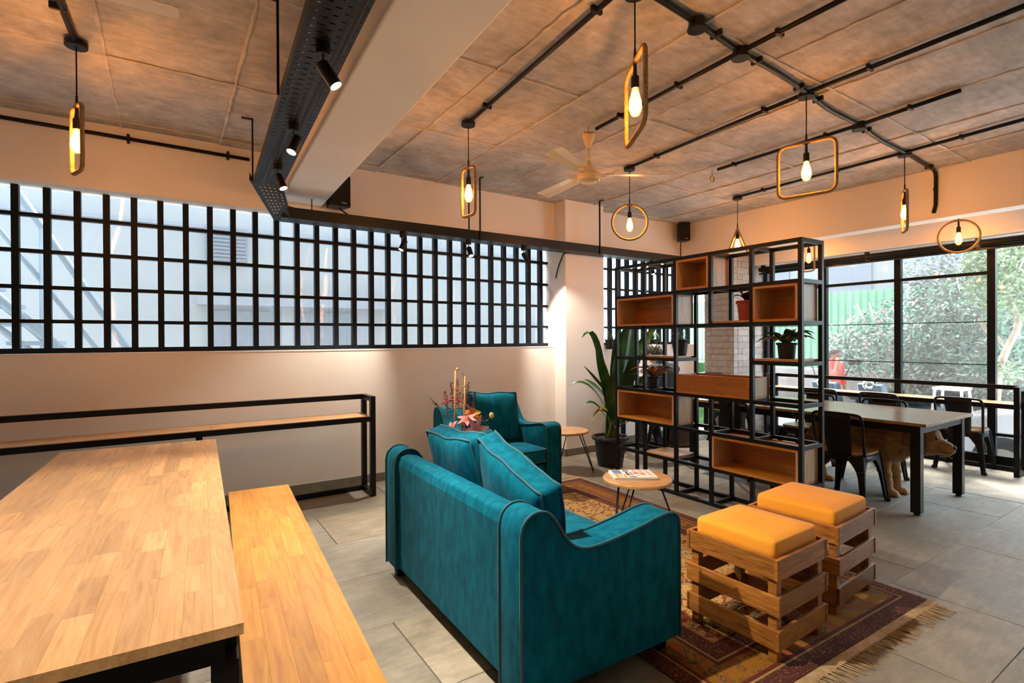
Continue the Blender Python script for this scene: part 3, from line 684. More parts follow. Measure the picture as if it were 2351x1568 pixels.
pipe('speaker_lead', spline([(1.37, 5.06, 2.70), (1.40, 5.03, 2.66), (1.50, 5.0, 2.60), (1.55, 4.97, 2.58)], 5), .007, 'black lead from the beam-end loudspeaker down to the tray', 'cable', mat='cordm')
loudspeaker((6.36, 5.06, 2.87), R_(-32), .17, .15, .27, 'small black loudspeaker high in the room corner')
pipe('speaker_lead', spline([(6.36, 5.10, 2.88), (6.38, 5.12, 2.78), (6.42, 5.15, 2.68), (6.5, 5.18, 2.60)], 5), .008, 'black lead hanging below the corner loudspeaker', 'cable', mat='cordm')

# ================================================================ FURNITURE
def stave_top(parent, x0, x1, y0, y1, z0, z1, sw, sl, mat, seed, name='tabletop'):
    core = G().box(x0+.004, x1-.004, y0+.004, y1-.004, z0+.002, z1-.004).out(name, mat, parent)
    r = random.Random(seed); n = max(1, round((x1-x0)/sw)); cw = (x1-x0)/n; meshes = {}
    for i in range(n):
        y = y0
        while y < y1-1e-6:
            L = sl*r.choice((.6, .8, 1, 1.25, 1.5)) if y > y0 else sl*r.uniform(.3, 1.2)
            L = round(L/.05)*.05; L = max(L, .1)
            if y1-(y+L) < .12: L = y1-y
            k = round(L, 4)
            if k not in meshes:
                e = .0012; hw, hl = cw/2-.0001, L/2-.0001; zt = z1-z0
                me = G().rings([[(-hw, -hl, 0), (hw, -hl, 0), (hw, hl, 0), (-hw, hl, 0)], [(-hw, -hl, zt-e*.3), (hw, -hl, zt-e*.3), (hw, hl, zt-e*.3), (-hw, hl, zt-e*.3)], [(-hw+e*.3, -hl+e*.3, zt), (hw-e*.3, -hl+e*.3, zt), (hw-e*.3, hl-e*.3, zt), (-hw+e*.3, hl-e*.3, zt)]]).mesh('stave')
                me.materials.append(mat); meshes[k] = me
            link('stave', meshes[k], core, loc=(x0+cw*(i+.5), y+L/2, z0))
            y += L
    return core
# dining table in the foreground
t = thing('dining_table', 'long butcher-block dining table with black steel frame in the left foreground', 'table', (.151, 1.43, 0), R_(-2.6))
stave_top(t, -.84, 0, 0, 2.79, .722, .75, .065, .34, M['stave'], 5)
for y in (.05, 2.74): G().box(-.80, -.04, y-.03, y+.03, .655, .720).out('end_rail', M['black'], t)
for x in (-.80, -.04): G().box(x-.028, x+.028, .08, 2.71, .655, .720).out('side_rail', M['black'], t)
for x in (-.80, -.04):
    for y in (.05, 2.74): G().box(x-.03, x+.03, y-.03, y+.03, 0, .655).out('leg', M['black'], t)
# bench
t = thing('bench', 'amber butcher-block bench standing beside the dining table', 'bench', (.505, 1.20, 0), R_(-3.9))
stave_top(t, -.362, 0, 0, 2.66, .422, .45, .068, .40, M['stave_b'], 9, 'bench_top')
for x in (-.315, -.05):
    G().box(x-.02, x+.02, .10, 2.56, .375, .42).out('side_rail', M['black'], t)
    for y in (.12, 2.54): G().box(x-.02, x+.02, y-.02, y+.02, 0, .375).out('leg', M['black'], t)
# bar counters along the walls
def counter(loc, rz, L, label, lmid=()):
    # local: x along length 0..L, y 0 front .. .30 back, shelf at .74, rail at .92
    t = thing('bar_counter', label, 'counter', loc, rz); b = .045
    for x in (b/2, L-b/2):
        for y in (b/2, .30-b/2): G().box(x-b/2, x+b/2, y-b/2, y+b/2, b, .92-b).out('post', M['black'], t)
        for z in (0, .92-b): G().box(x-b/2, x+b/2, 0, .30, z, z+b).out('end_bar', M['black'], t)
    G().box(b, L-b, .30-b, .30, .92-b, .92).out('top_rail', M['black'], t)
    for y in (0, .30-b): G().box(b, L-b, y, y+b, .69, .735).out('shelf_rail', M['black'], t)
    G().box(b, L-b, .30-b, .30, 0, b).out('floor_rail', M['black'], t)
    for x in lmid: G().box(x-b/2, x+b/2, .02, .02+b, 0, .69).out('middle_leg', M['black'], t)
    n = max(1, round(L/1.4)); x = b
    for k in range(n):
        x1 = x+(L-2*b)/n; G().box(x+.001, x1-.001, .002, .298, .722, .742).out('shelf_board', M['shelfwood_x'], t, bevel=.002); x = x1
    return t
counter((-2.3, 4.73, 0), 0, 3.9, 'long black-framed bar counter against the plaster wall under the grille window', (2.5,))
counter((7.25, 4.35, 0), R_(-90), 2.74, 'black-framed bar counter in front of the perforated right window', (1.4,))
counter((4.80, 4.75, 0), 0, 2.06, 'black-framed bar counter under the far window beside the brick pillar', ())

# ---- sofas
def box_cushion(w_, h_, gus, bul, parent, name, mat, pip, n=16, seed=0, corner=.0, wr=.0):
    r = random.Random(seed); ph = [r.random()*6 for _ in range(6)]
    def P(a, b, s):
        p = max(0, (1-abs(a)**3.2))*max(0, (1-abs(b)**3.2))
        pin = 1-.035*(1-b*b)*corner; pin2 = 1-.05*(1-a*a)*corner
        y = s*(gus/2+bul*p**.6)+wr*.5*math.sin(a*4+ph[0])*math.sin(b*3+ph[1])*p+wr*.3*math.sin(a*9+b*5+ph[2])
        return Vector((w_/2*a*pin+wr*.4*math.sin(b*6+ph[3]), y, h_/2*b*pin2+wr*.6*math.sin(a*5+ph[4])))
    g = G(); A = [-1+2*i/n for i in range(n+1)]
    fs = [[P(a, b, 1) for a in A] for b in A]; bs = [[P(a, b, -1) for a in A] for b in A]
    g.sheet(fs); g.sheet(bs)
    per = lambda F: [F[0][i] for i in range(n)]+[F[i][n] for i in range(n)]+[F[n][n-i] for i in range(n)]+[F[n-i][0] for i in range(n)]
    pf, pb = per(fs), per(bs); m = len(pf)
    for i in range(m):
        j = (i+1) % m; mid = lambda q, k: (q[k]+(pf[k] if q is pb else pb[k]))/2
        g.quad([pf[i], pf[j], pb[j], pb[i]])
    bmesh.ops.remove_doubles(g.b, verts=g.b.verts, dist=1e-5)
    o = g.out(name, mat, parent, smooth=True, bevel=0)
    for q in (pf, pb): G().tube(q, .0065, 6, closed=True).out('piping', pip, o, smooth=True)
    return o
ARM = [(0, .07), (0, .70), (.012, .745), (.045, .775), (.09, .782), (.135, .765), (.175, .715), (.215, .655), (.26, .615), (.33, .595), (.45, .600), (.60, .620), (.72, .642), (.79, .650), (.835, .643), (.862, .62), (.87, .585), (.87, .07)]
ARM = [ARM[0]]+[(p.x, p.z) for p in spline([(x, 0, z) for x, z in ARM[1:-1]], 4)]+[ARM[-1]]
def sofa(name, label, loc, rz, L, seats, cat):
    t = thing(name, label, cat, loc, rz, ); aw = .165
    for y0 in (0, L-aw):
        n = 4
        arm = G().prism(ARM, y0, y0+aw, 'y').out('arm', M['teal'], t, bevel=.018, seg=3, smooth=True)
        for yy in (y0+.003, y0+aw-.003): G().tube([(x, yy, z) for x, z in ARM], .0065, 6).out('piping', M['piping'], arm, smooth=True)
        G().tube([(-.002, y0+aw/2, .08), (-.002, y0+aw/2, .1)], .003, 6)
    bk = [(.02, .08), (.015, .70), (.03, .745), (.07, .757), (.13, .745), (.20, .69), (.23, .60), (.23, .30), (.23, .08)]
    G().prism(bk, aw+.002, L-aw-.002, 'y').out('back', M['teal'], t, bevel=.012, seg=3)
    G().box(.235, .85, aw+.002, L-aw-.002, .08, .285).out('seat_base', M['teal'], t, bevel=.015, seg=3)
    sw = (L-2*aw)/seats
    for k in range(seats):
        o = box_cushion(sw-.006, .62, .11, .022, t, 'seat_cushion', M['teal'], M['piping'], n=14, seed=k+int(L*10), wr=.004)
        o.rotation_euler = (R_(90), 0, R_(90)); o.location = (.235+.31+.012, aw+sw*(k+.5), .368)
        o = box_cushion(sw*.97, .50, .10, .055, t, 'back_cushion', M['teal'], M['piping'], n=16, seed=20+k+int(L*10), corner=1.0, wr=.010)
        o.rotation_euler = (R_(0), R_(-17), 0); o.rotation_euler = (R_(17) if False else 0, 0, 0)
        lean = Matrix.Rotation(R_(-16), 4, 'Y') @ Matrix.Rotation(R_(-90), 4, 'Z')
        roll_ = R_(15) if (seats == 2 and k == 0) else R_(-3)
        o.matrix_local = Matrix.Translation((.325, aw+sw*(k+.5)+(.02 if k else .03), .668-(.025 if roll_ > 0 else 0))) @ Matrix.Rotation(roll_, 4, 'X') @ lean
    for x in (.06, .80):
        for y in (.07, L-.07): z_ = .0085 if x > .5 else 0; G().hexa([(x-.022, y-.022, z_), (x+.022, y-.022, z_), (x+.022, y+.022, z_), (x-.022, y+.022, z_), (x-.03, y-.03, .072), (x+.03, y-.03, .072), (x+.03, y+.03, .072), (x-.03, y+.03, .072)]).out('leg', M['black'], t)
    return t
so = sofa('two_seat_sofa', 'teal velvet two-seat sofa seen from behind on the patterned rug', (1.09, 1.60, 0.0), R_(-1.2), 1.53, 2, 'sofa')
ac = sofa('armchair', 'teal velvet armchair facing the room by the plaster wall', (2.18, 4.72, 0), R_(-90), .90, 1, 'armchair')
zp = G().box(-.004, .004, -.01, .01, -.045, .045).out('zip_pull', M['brass'], so); zp.location = (.27, .78, .80)

# ---- round tables on hairpin legs
def round_table(loc, rz, label, h=.45, r=.24):
    t = thing('round_side_table', label, 'side table', loc, rz, group='round wooden hairpin tables')
    G().lathe([(0, h-.026), (r-.01, h-.026), (r, h-.020), (r, h-.006), (r-.006, h), (0, h)], 48).out('tabletop', M['round_wood'], t)
    for k in range(3):
        a = 2*PI*k/3; d = Vector((math.cos(a), math.sin(a), 0)); s_ = Vector((-d.y, d.x, 0))
        foot = d*.29; foot.z = .008
        P = [d*.15+s_*.06+Vector((0, 0, h-.026))]+[foot+s_*.012+Vector((0, 0, .02)), foot, foot-s_*.012+Vector((0, 0, .02))]+[d*.15-s_*.06+Vector((0, 0, h-.026))]
        G().tube(P, .0055, 8).out('hairpin_leg', M['black'], t, smooth=True)
        G().box(-.04, .04, -.09, .09, h-.030, h-.026).out('leg_plate', M['black'], t, loc=d*.15, rot=(0, 0, a))
    return t
round_table((2.77, 2.605, .0085), R_(75), 'round wooden coffee table on hairpin legs with newspapers on top')
round_table((3.62, 4.43, 0), R_(-52), 'round wooden side table between the armchair and the column')
round_table((1.80, 3.48, 0), R_(130), 'round wooden side table holding the flower arrangement behind the sofa')
# newspapers
M['paper'] = mk('newsprint', (.74, .68, .63), (.78, .73, .68), scale=30, rough=.9)
M['ink'] = mk('grey_ink', (.30, .28, .28), rough=.9); M['ink_d'] = mk('dark_ink', (.08, .08, .09), rough=.9)
M['ink_o'] = mk('orange_ink', (.80, .30, .02), rough=.9); M['ink_b'] = mk('blue_ink', (.10, .20, .42), rough=.9); M['ink_r'] = mk('red_ink', (.62, .15, .06), rough=.9); M['ink_w'] = mk('white_print', (.82, .78, .72), rough=.9)
nrz = yaw-PI/2+R_(2); nr = random.Random(2)
for k in range(3):
    z = .458+.007*k
    t = thing('newspaper', ['folded newspaper at the bottom of the pile on the coffee table', 'folded newspaper in the middle of the pile on the coffee table', 'folded newspaper on top with an orange printed block'][k], 'newspaper', (2.762, 2.64, z), nrz+R_((1.5, -1, 0)[k]), group='newspapers on the coffee table')
    w_, h_ = .30, .215
    g = G()
    for q in range(3): g.box(-w_/2-.002*q, w_/2-.001*q, -h_/2+.002*q, h_/2, .0022*q, .0022*q+.0018)
    g.out('pages', M['paper'], t)
    if k == 2:
        def pr(x0, x1, y0, y1, m, zz=.0071): G().box(x0, x1, y0, y1, .0060, zz).out('print_block', M[m], t)
        pr(-.135, -.075, .025, .095, 'ink_b'); pr(-.135, -.075, -.01, .02, 'ink'); pr(-.135, -.06, -.095, -.02, 'ink_o')
        pr(-.118, -.078, -.085, -.075, 'ink_w', .0074); pr(-.118, -.088, -.045, -.035, 'ink_w', .0074); pr(-.105, -.096, -.085, -.035, 'ink_w', .0074); pr(-.09, -.076, -.085, -.04, 'ink_w', .0074)
        pr(-.055, -.015, .055, .098, 'ink_b'); pr(-.05, -.03, -.05, .04, 'ink_d'); pr(-.022, -.004, -.05, .04, 'ink'); pr(-.045, .005, -.095, -.075, 'ink_d')
        pr(.005, .045, -.01, .025, 'ink_r'); pr(.05, .085, -.03, .01, 'ink_r')
        for c in range(3):
            for r_ in range(11):
                y = .095-r_*.016
                if c < 2 and -.035 < y < .03: continue
                pr(.01+c*.045, .045+c*.045-nr.random()*.01, y-.004, y, 'ink')

# ---- crate stools with cushions
def crate_stool(loc, rz, label, lx=.46, ly=.50):
    # local footprint lx (x) by ly (y); three slat courses on four corner posts
    t = thing('crate_stool', label, 'stool', loc, rz, group='slatted wooden stools'); p = .04
    for x in (p/2+.016, lx-p/2-.016):
        for y in (p/2+.016, ly-p/2-.016): G().box(x-p/2, x+p/2, y-p/2, y+p/2, 0, .445).out('corner_post', M['crate'], t, bevel=.002)
    for z0, z1, nudge in ((.055, .145, .0), (.205, .295, .004), (.365, .460, -.004)):
        for y in (0, ly): G().box(nudge, lx-nudge, y-(.016 if y else 0), y+(0 if y else .016), z0, z1).out('slat', M['crate'], t, bevel=.002)
        for x in (0, lx): G().box(x-(.016 if x else 0), x+(0 if x else .016), -.004, ly+.004, z0+.002, z1-.001).out('slat', M['crate'], t, bevel=.002)
    G().box(.018, lx-.018, .018, ly-.018, .425, .437).out('seat_board', M['crate'], t)
    g = G(); n = 14; hx, hy = lx/2-.028, ly/2-.028; rows_ = []
    prof = [(.0, .437), (.97, .437), (1.0, .444), (1.003, .47), (1.0, .503), (.988, .516), (.962, .523), (.6, .527), (0, .528)]
    def sq(s_, z):
        o = []
        for j in range(48):
            a = 2*PI*j/48; c, s2 = math.cos(a), math.sin(a); e = .12
            o.append((lx/2+hx*s_*math.copysign(abs(c)**e, c)*1.0, ly/2+hy*s_*math.copysign(abs(s2)**e, s2), z))
        return o
    cu_ = G().rings([sq(max(s_, .02), z) for s_, z in prof]).out('seat_cushion', M['cushion'], t, smooth=True)
    return t
crate_stool((2.215, 1.265, .0085), R_(1.5), 'slatted crate stool with orange cushion nearest the camera on the rug', .445, .47)
crate_stool((2.86, 1.315, .0085), R_(4), 'slatted crate stool with orange cushion farther from the camera by the bookshelf', .50, .48)

# ---- rug
def rug_mat():
    m, t, p = nt('persian_rug'); v = coords(t, (1, 1, 1)); sp = N(t, 'ShaderNodeSeparateXYZ'); t.links.new(v, sp.inputs[0])
    def absd(o, h):
        a = N(t, 'ShaderNodeMath', operation='ABSOLUTE'); t.links.new(o, a.inputs[0]); s_ = N(t, 'ShaderNodeMath', operation='SUBTRACT'); s_.inputs[0].default_value = h; t.links.new(a.outputs[0], s_.inputs[1]); return s_.outputs[0]
    mn = N(t, 'ShaderNodeMath', operation='MINIMUM'); t.links.new(absd(sp.outputs[0], .85), mn.inputs[0]); t.links.new(absd(sp.outputs[1], 1.49), mn.inputs[1])
    d = mn.outputs[0]
    def vor(scale, feat='F1', rnd=.9, vec=v):
        q = N(t, 'ShaderNodeTexVoronoi', feature=feat); q.inputs['Scale'].default_value = scale; q.inputs['Randomness'].default_value = rnd; t.links.new(vec, q.inputs['Vector']); return q
    # distorted coordinates for curling vines
    nz = N(t, 'ShaderNodeTexNoise'); nz.inputs['Scale'].default_value = 9; t.links.new(v, nz.inputs['Vector'])
    dv_ = N(t, 'ShaderNodeMix', data_type='RGBA', blend_type='LINEAR_LIGHT'); dv_.inputs[0].default_value = .06; t.links.new(v, dv_.inputs[6]); t.links.new(nz.outputs['Color'], dv_.inputs[7])
    wv = dv_.outputs[2]
    f1_ = vor(7.5, vec=wv); f2_ = vor(24, vec=wv); f3_ = vor(60, vec=wv)
    cream = (.56, .36, .16)
    field = mix(t, ramp(t, f3_.outputs['Distance'], [(.28, (1, 1, 1)), (.42, (0, 0, 0))]), cream, (.16, .13, .075))
    leafc = mix(t, ramp(t, f2_.outputs['Color'], [(.3, (0, 0, 0)), (.6, (1, 1, 1))]), (.05, .07, .09), (.22, .06, .022))
    field = mix(t, ramp(t, f2_.outputs['Distance'], [(.26, (1, 1, 1)), (.40, (0, 0, 0))]), field, leafc)
    fl_ = mix(t, ramp(t, f1_.outputs['Color'], [(.35, (0, 0, 0)), (.55, (1, 1, 1))]), (.42, .13, .02), (.035, .065, .11))
    petal = N(t, 'ShaderNodeMath', operation='MULTIPLY_ADD'); t.links.new(f2_.outputs['Distance'], petal.inputs[0]); petal.inputs[1].default_value = .35; t.links.new(f1_.outputs['Distance'], petal.inputs[2])
    field = mix(t, ramp(t, petal.outputs[0], [(.34, (1, 1, 1)), (.42, (0, 0, 0))]), field, fl_)
    field = mix(t, ramp(t, petal.outputs[0], [(.14, (1, 1, 1)), (.20, (0, 0, 0))]), field, (.40, .20, .05))
    vine = vor(5, 'DISTANCE_TO_EDGE', vec=wv)
    field = mix(t, ramp(t, vine.outputs['Distance'], [(.015, (1, 1, 1)), (.03, (0, 0, 0))]), field, (.26, .04, .02))
    dark = mix(t, ramp(t, f3_.outputs['Distance'], [(.26, (1, 1, 1)), (.36, (0, 0, 0))]), (.10, .028, .018), (.26, .15, .08))
    gold = mix(t, ramp(t, vor(14, vec=wv).outputs['Distance'], [(.26, (1, 1, 1)), (.32, (.5, .5, .5)), (.38, (0, 0, 0))]), (.33, .15, .03), (.36, .07, .02))
    gold = mix(t, ramp(t, vor(14, vec=wv).outputs['Distance'], [(.38, (0, 0, 0)), (.43, (1, 1, 1)), (.50, (0, 0, 0))]), gold, (.05, .05, .06))
    gold = mix(t, ramp(t, f3_.outputs['Distance'], [(.18, (1, 1, 1)), (.24, (0, 0, 0))]), gold, (.06, .05, .05))
    bands = [(0, dark), (.085, (.48, .30, .14)), (.095, (.13, .03, .018)), (.115, gold), (.235, (.12, .028, .016)), (.255, (.50, .33, .16)), (.265, dark), (.345, (.15, .035, .02)), (.36, (.44, .26, .11)), (.37, field)]
    col = None
    for lo_, c in bands:
        if col is None: col = c; continue
        gt = N(t, 'ShaderNodeMath', operation='GREATER_THAN'); gt.inputs[1].default_value = lo_; t.links.new(d, gt.inputs[0]); col = mix(t, gt.outputs[0], col, c)
    hs = N(t, 'ShaderNodeHueSaturation'); hs.inputs['Saturation'].default_value = 1.18; hs.inputs['Value'].default_value = .72; t.links.new(col, hs.inputs['Color']); t.links.new(hs.outputs[0], p.inputs['Base Color']); p.inputs['Roughness'].default_value = .95
    bump(t, p, noise(t, v, 220, 3), .5, .004); return m
rug = thing('persian_rug', 'patterned red and gold rug with tasselled ends under the sofa and stools', 'rug', (2.65, 2.65, 0), R_(-1.5))
G().box(-.85, .85, -1.49, 1.49, .0005, .008).out('pile', rug_mat(), rug, bevel=.003)
M['fringe'] = mk('fringe', (.34, .22, .10), (.48, .34, .17), scale=30, rough=.95)
fr = random.Random(4)
for sgn in (-1, 1):
    G().box(-.85, .85, min(sgn*1.49, sgn*1.535), max(sgn*1.49, sgn*1.535), .0005, .005).out('selvedge', M['fringe'], rug)
    g = G(); x = -.845
    while x < .845:
        L = .05+fr.random()*.05; sk = (fr.random()-.5)*.06; g.tube([(x, sgn*1.53, .0045), (x+sk*.4, sgn*(1.53+L*.5), .006), (x+sk, sgn*(1.53+L), .003)], [.0028, .0032, .0016], 5); x += .009+fr.random()*.012
    o = g.out('fringe', M['fringe'], rug); o['kind'] = 'stuff'

# ---- open bookshelf
BX0, BX1 = 3.90, 4.19; BY = [3.94, 3.562, 3.187, 2.815, 2.437, 2.05]; BZ = [.015, .315, .62, .93, 1.243, 1.552, 1.862, 2.165]
bs = thing('open_bookshelf', 'tall black steel open bookshelf frame dividing the room', 'bookshelf', (0, 0, 0)); q = .015
skip_post = {3: {3, 4}, 4: {1}, 1: {2, 5}}   # front/back uprights missing in these rows
for xf in (BX0, BX1):
    for i, y in enumerate(BY):
        run = []; 
        for r_ in range(7):
            if r_ in skip_post.get(i, ()): 
                continue
            G().box(xf-q, xf+q, y-q, y+q, BZ[r_]-q, BZ[r_+1]-q if r_ < 6 else BZ[7]+q).out('upright', M['black'], bs)
    for k, z in enumerate(BZ):
        for i in range(5):
            if k == 4 and i in (2, 3): continue
            G().box(xf-q*.98, xf+q*.98, BY[i+1]+q, BY[i]-q, z-q, z+q).out('rail', M['black'], bs)
for i, y in enumerate(BY):
    for k, z in enumerate(BZ):
        if (k == 4 and i == 3): continue
        G().box(BX0+q, BX1-q, y-q*.98, y+q*.98, z-q, z+q).out('depth_rail', M['black'], bs)
def wbox(c0, c1, r0, label, closed_top=True, h=None):
    y1, y0 = BY[c0]-q-.002, BY[c1]+q+.002; z0 = BZ[r0]+q; z1 = BZ[r0+1]-q-.002 if h is None else z0+h; th = .018
    yc = (y0+y1)/2; x0, x1 = BX0-.016, BX1-.02
    t = thing('wooden_box', label, 'shelf box', ((x0+x1)/2, yc, z0), group='wooden boxes in the bookshelf'); hx, hy, H = (x1-x0)/2, (y1-y0)/2, z1-z0
    if closed_top:
        G().box(-hx, hx, -hy, hy, 0, th).out('bottom_panel', M['box_flat'], t); G().box(-hx, hx, -hy, hy, H-th, H).out('top_panel', M['box_flat'], t)
        for s_ in (-1, 1): G().box(-hx, hx, min(s_*hy, s_*(hy-th)), max(s_*hy, s_*(hy-th)), th, H-th).out('side_panel', M['box_side'], t)
        G().box(hx-.014, hx-.002, -hy+th, hy-th, th, H-th).out('back_panel', M['box_back'], t)
    else:
        G().box(-hx, hx, -hy, hy, 0, th).out('bottom_panel', M['box_flat'], t)
        for s_ in (-1, 1): G().box(min(s_*hx, s_*(hx-th)), max(s_*hx, s_*(hx-th)), -hy, hy, th, H).out('long_panel', M['box_back'], t)
        for s_ in (-1, 1): G().box(-hx+th, hx-th, min(s_*hy, s_*(hy-th)), max(s_*hy, s_*(hy-th)), th, H).out('side_panel', M['box_side'], t)
    return t
wbox(0, 2, 5, 'wide open wooden box in the upper left of the bookshelf')
wbox(2, 3, 6, 'small open wooden box in the top row of the bookshelf')
wbox(4, 5, 5, 'square open wooden box in the upper right corner of the bookshelf')
wbox(0, 2, 2, 'wide open wooden box in the lower left of the bookshelf')
wbox(3, 5, 1, 'wide open wooden box low on the right, behind the stools')
wbox(2, 4, 3, 'long open-topped wooden tray in the middle of the bookshelf', False, .17)
def board(c0, c1, lv, label):
    y1, y0 = BY[c0]-q-.002, BY[c1]+q+.002
    t = tag(G().box(-.15, .15, -(y1-y0)/2, (y1-y0)/2, 0, .018).out('shelf_board', M['shelfwood_y'], bevel=.002, loc=((BX0+BX1)/2, (y0+y1)/2, BZ[lv]+q)), label, 'shelf board', 'boards resting in the bookshelf')
board(1, 2, 4, 'wooden board under the tall black pot in the bookshelf')
board(4, 5, 4, 'wooden board under the variegated potted plant at the shelf end')
board(3, 4, 5, 'wooden board under the red plastic pot in the bookshelf')
board(1, 2, 1, 'low wooden board in the bookshelf above the coffee table')

# ---- long table at right
t = thing('work_table', 'long wooden work table with black square legs beyond the bookshelf', 'table', (4.99, 1.65, 0))
n = 1
G().box(0, 1.06, 0, 2.32, .725, .75).out('tabletop', block_wood('laminate_top', ((.30, .165, .075), (.36, .21, .10)), .9, .16, (1, 0), rough=.2), t, bevel=.003)
for x in (.07, .99): G().box(x-.03, x+.03, .10, 2.22, .66, .724).out('side_rail', M['black'], t)
for y in (.085, 2.235): G().box(.10, .96, y-.03, y+.03, .66, .724).out('end_rail', M['black'], t)
for x in (.07, .99):
    for y in (.085, 2.235):
        lg = G().box(x-.035, x+.035, y-.035, y+.035, .02, .724).out('leg', M['black'], t, bevel=.003); G().lathe([(0, 0), (.022, 0), (.022, .02), (0, .02)], 12, (x, y, 0)).out('levelling_foot', M['black_plastic'], lg)

# ---- bistro chairs (stamped metal, wooden seat)
def bistro_chair(name, cat, label):
    t = thing(name, label, cat); sw, fw_ = .185, .215; zs = .44
    def se(s_, z, e=.55):
        o = []
        for j in range(40):
            a = 2*PI*j/40; c, s2 = math.cos(a), math.sin(a); o.append((.19*s_*math.copysign(abs(c)**e, c), .19*s_*math.copysign(abs(s2)**e, s2), z))
        return o
    G().rings([se(.6, .432), se(.97, .432), se(1, .440), se(1, .452), se(.96, .458), se(.5, .455)]).out('seat', M['seat_wood'], t, smooth=False)
    G().rings([se(.96, .375), se(.99, .38), se(.99, .432), se(.9, .432)], caps=False).out('apron', M['black'], t, smooth=True)
    for sx in (-1, 1):
        for sy in (-1, 1):
            g = G(); top = Vector((sx*.172, sy*.172, .425)); bot = Vector((sx*.222, sy*.215, 0)); n = 12
            for ax in ('x', 'y'):
                e = Vector((-sx, 0, 0)) if ax == 'x' else Vector((0, -sy, 0)); nn = Vector((0, -sy, 0)) if ax == 'x' else Vector((-sx, 0, 0)); rs = []
                for i in range(n+1):
                    f = i/n; c = bot.lerp(top, f); wv = .030+.022*f+.11*max(0, (f-.55)/.45)**2.2
                    rs.append([c, c+e*wv, c+e*wv+nn*.004, c+nn*.004])
                g.rings(rs)
            g.tube([bot, top], [.010, .014], 8)
            lg = g.out('leg', M['black'], t); G().lathe([(0, 0), (.017, 0), (.019, .012), (.016, .03), (0, .03)], 10, tuple(bot)).out('rubber_foot', M['black_plastic'], lg)
    # back is at local -x
    P = spline([(-.155, -.185, .43), (-.205, -.196, .58), (-.232, -.200, .72), (-.241, -.192, .765), (-.245, -.165, .783), (-.248, -.08, .788), (-.25, 0, .789), (-.248, .08, .788), (-.245, .165, .783), (-.241, .192, .765), (-.232, .200, .72), (-.205, .196, .58), (-.155, .185, .43)], 5)
    G().tube(P, .012, 10).out('back_hoop', M['black'], t, smooth=True)
    rs = []
    for i in range(9):
        f = i/8; z = .40+f*.385; x = -.178-.070*f; hw = .095+.020*f; rs.append([(x-.012*(1-(j/4-1)**2), hw*(j/4-1), z) for j in range(9)])
    sp = G().sheet(rs).out('back_splat', M['black'], t, smooth=True); m = sp.modifiers.new('thick', 'SOLIDIFY'); m.thickness = .004
    return t
ch0 = bistro_chair('bistro_chair', 'chair', '')
spots_ = [((5.06, 2.235), 0, 'black metal bistro chair with wooden seat pushed under the table, in front of the dog'),
 ((5.06, 3.28), 2, 'black metal bistro chair on the near side of the table, seen through the bookshelf'),
 ((5.98, 2.42), 180, 'black bistro chair across the table, its curved back just above the tabletop'),
 ((6.00, 3.12), 178, 'black bistro chair across the table with its wooden seat seen through the bookshelf'),
 ((7.28, 2.06), 3, 'black bistro chair drawn up to the window counter beside the counter end post'),
 ((7.12, 2.72), -4, 'black bistro chair at the window counter, second from the counter end post'),
 ((7.12, 3.42), 5, 'black bistro chair at the window counter, third from the counter end post'),
 ((6.60, 4.45), 95, 'black bistro chair with a pale wooden seat in front of the brick pillar')]
for i, ((x, y), a, lb) in enumerate(spots_):
    c = ch0 if i == 0 else copy_tree(ch0)
    c.location = (x, y, 0); c.rotation_euler = (0, 0, R_(a)); c['label'] = lb; c['category'] = 'chair'; c['group'] = 'black bistro chairs'

# ================================================================ PLANTS
def ray_(u, v): return Fw+Rt*((u-1175.5)/1201)+Up*((784-v)/1201)
def atx(u, v, X): d = ray_(u, v); return CAM+d*(X/d.x)
def aty(u, v, Y): d = ray_(u, v); return CAM+d*(Y/d.y)
def leaf(pts, wd, fold=.25, n=9, side=None, prof=None):
    """blade along a quadratic curve; wd = half width; returns G"""
    C_ = bez(*pts, n=n); rows_ = []
    for i, c in enumerate(C_):
        t = C_[min(i+1, n)]-C_[max(i-1, 0)]; t.normalize(); s_ = side if side is not None else t.cross(Vector((0, 0, 1)))
        s_ = (s_-t*s_.dot(t))
        if s_.length < 1e-3: s_ = Vector((1, 0, 0))
        s_.normalize(); up = s_.cross(t)
        if up.z < 0 and side is None: up = -up
        f = i/n; w_ = wd*(prof(f) if prof else math.sin(PI*min(1, f*.92+.08))**.75*(1-.25*f))
        if i == n: w_ = wd*.03
        rows_.append([c-s_*w_+up*w_*fold, c-s_*w_*.5+up*w_*fold*.35, c, c+s_*w_*.5+up*w_*fold*.35, c+s_*w_+up*w_*fold])
    return rows_
def leaf_obj(pts, wd, mat, parent, fold=.25, n=9, side=None, name='leaf', prof=None):
    return G().sheet(leaf(pts, wd, fold, n, side, prof)).out(name, M[mat], parent, smooth=True, recalc=False)
def pot(parent, h, r0, r1, mat='pot', rim=.012, soil=True, n=28):
    G().lathe([(0, 0), (r0, 0), (r0+.004, .01), (r1*.97, h*.82), (r1*.97, h*.84), (r1+rim, h*.86), (r1+rim+.004, h*.93), (r1+rim, h), (r1-.006, h), (r1-.010, h*.86), (0, h*.86)], n).out('pot', M[mat], parent)
    if soil: G().lathe([(0, h*.86), (r1-.011, h*.865), (0, h*.90)], n).out('soil', M['soil'], parent)
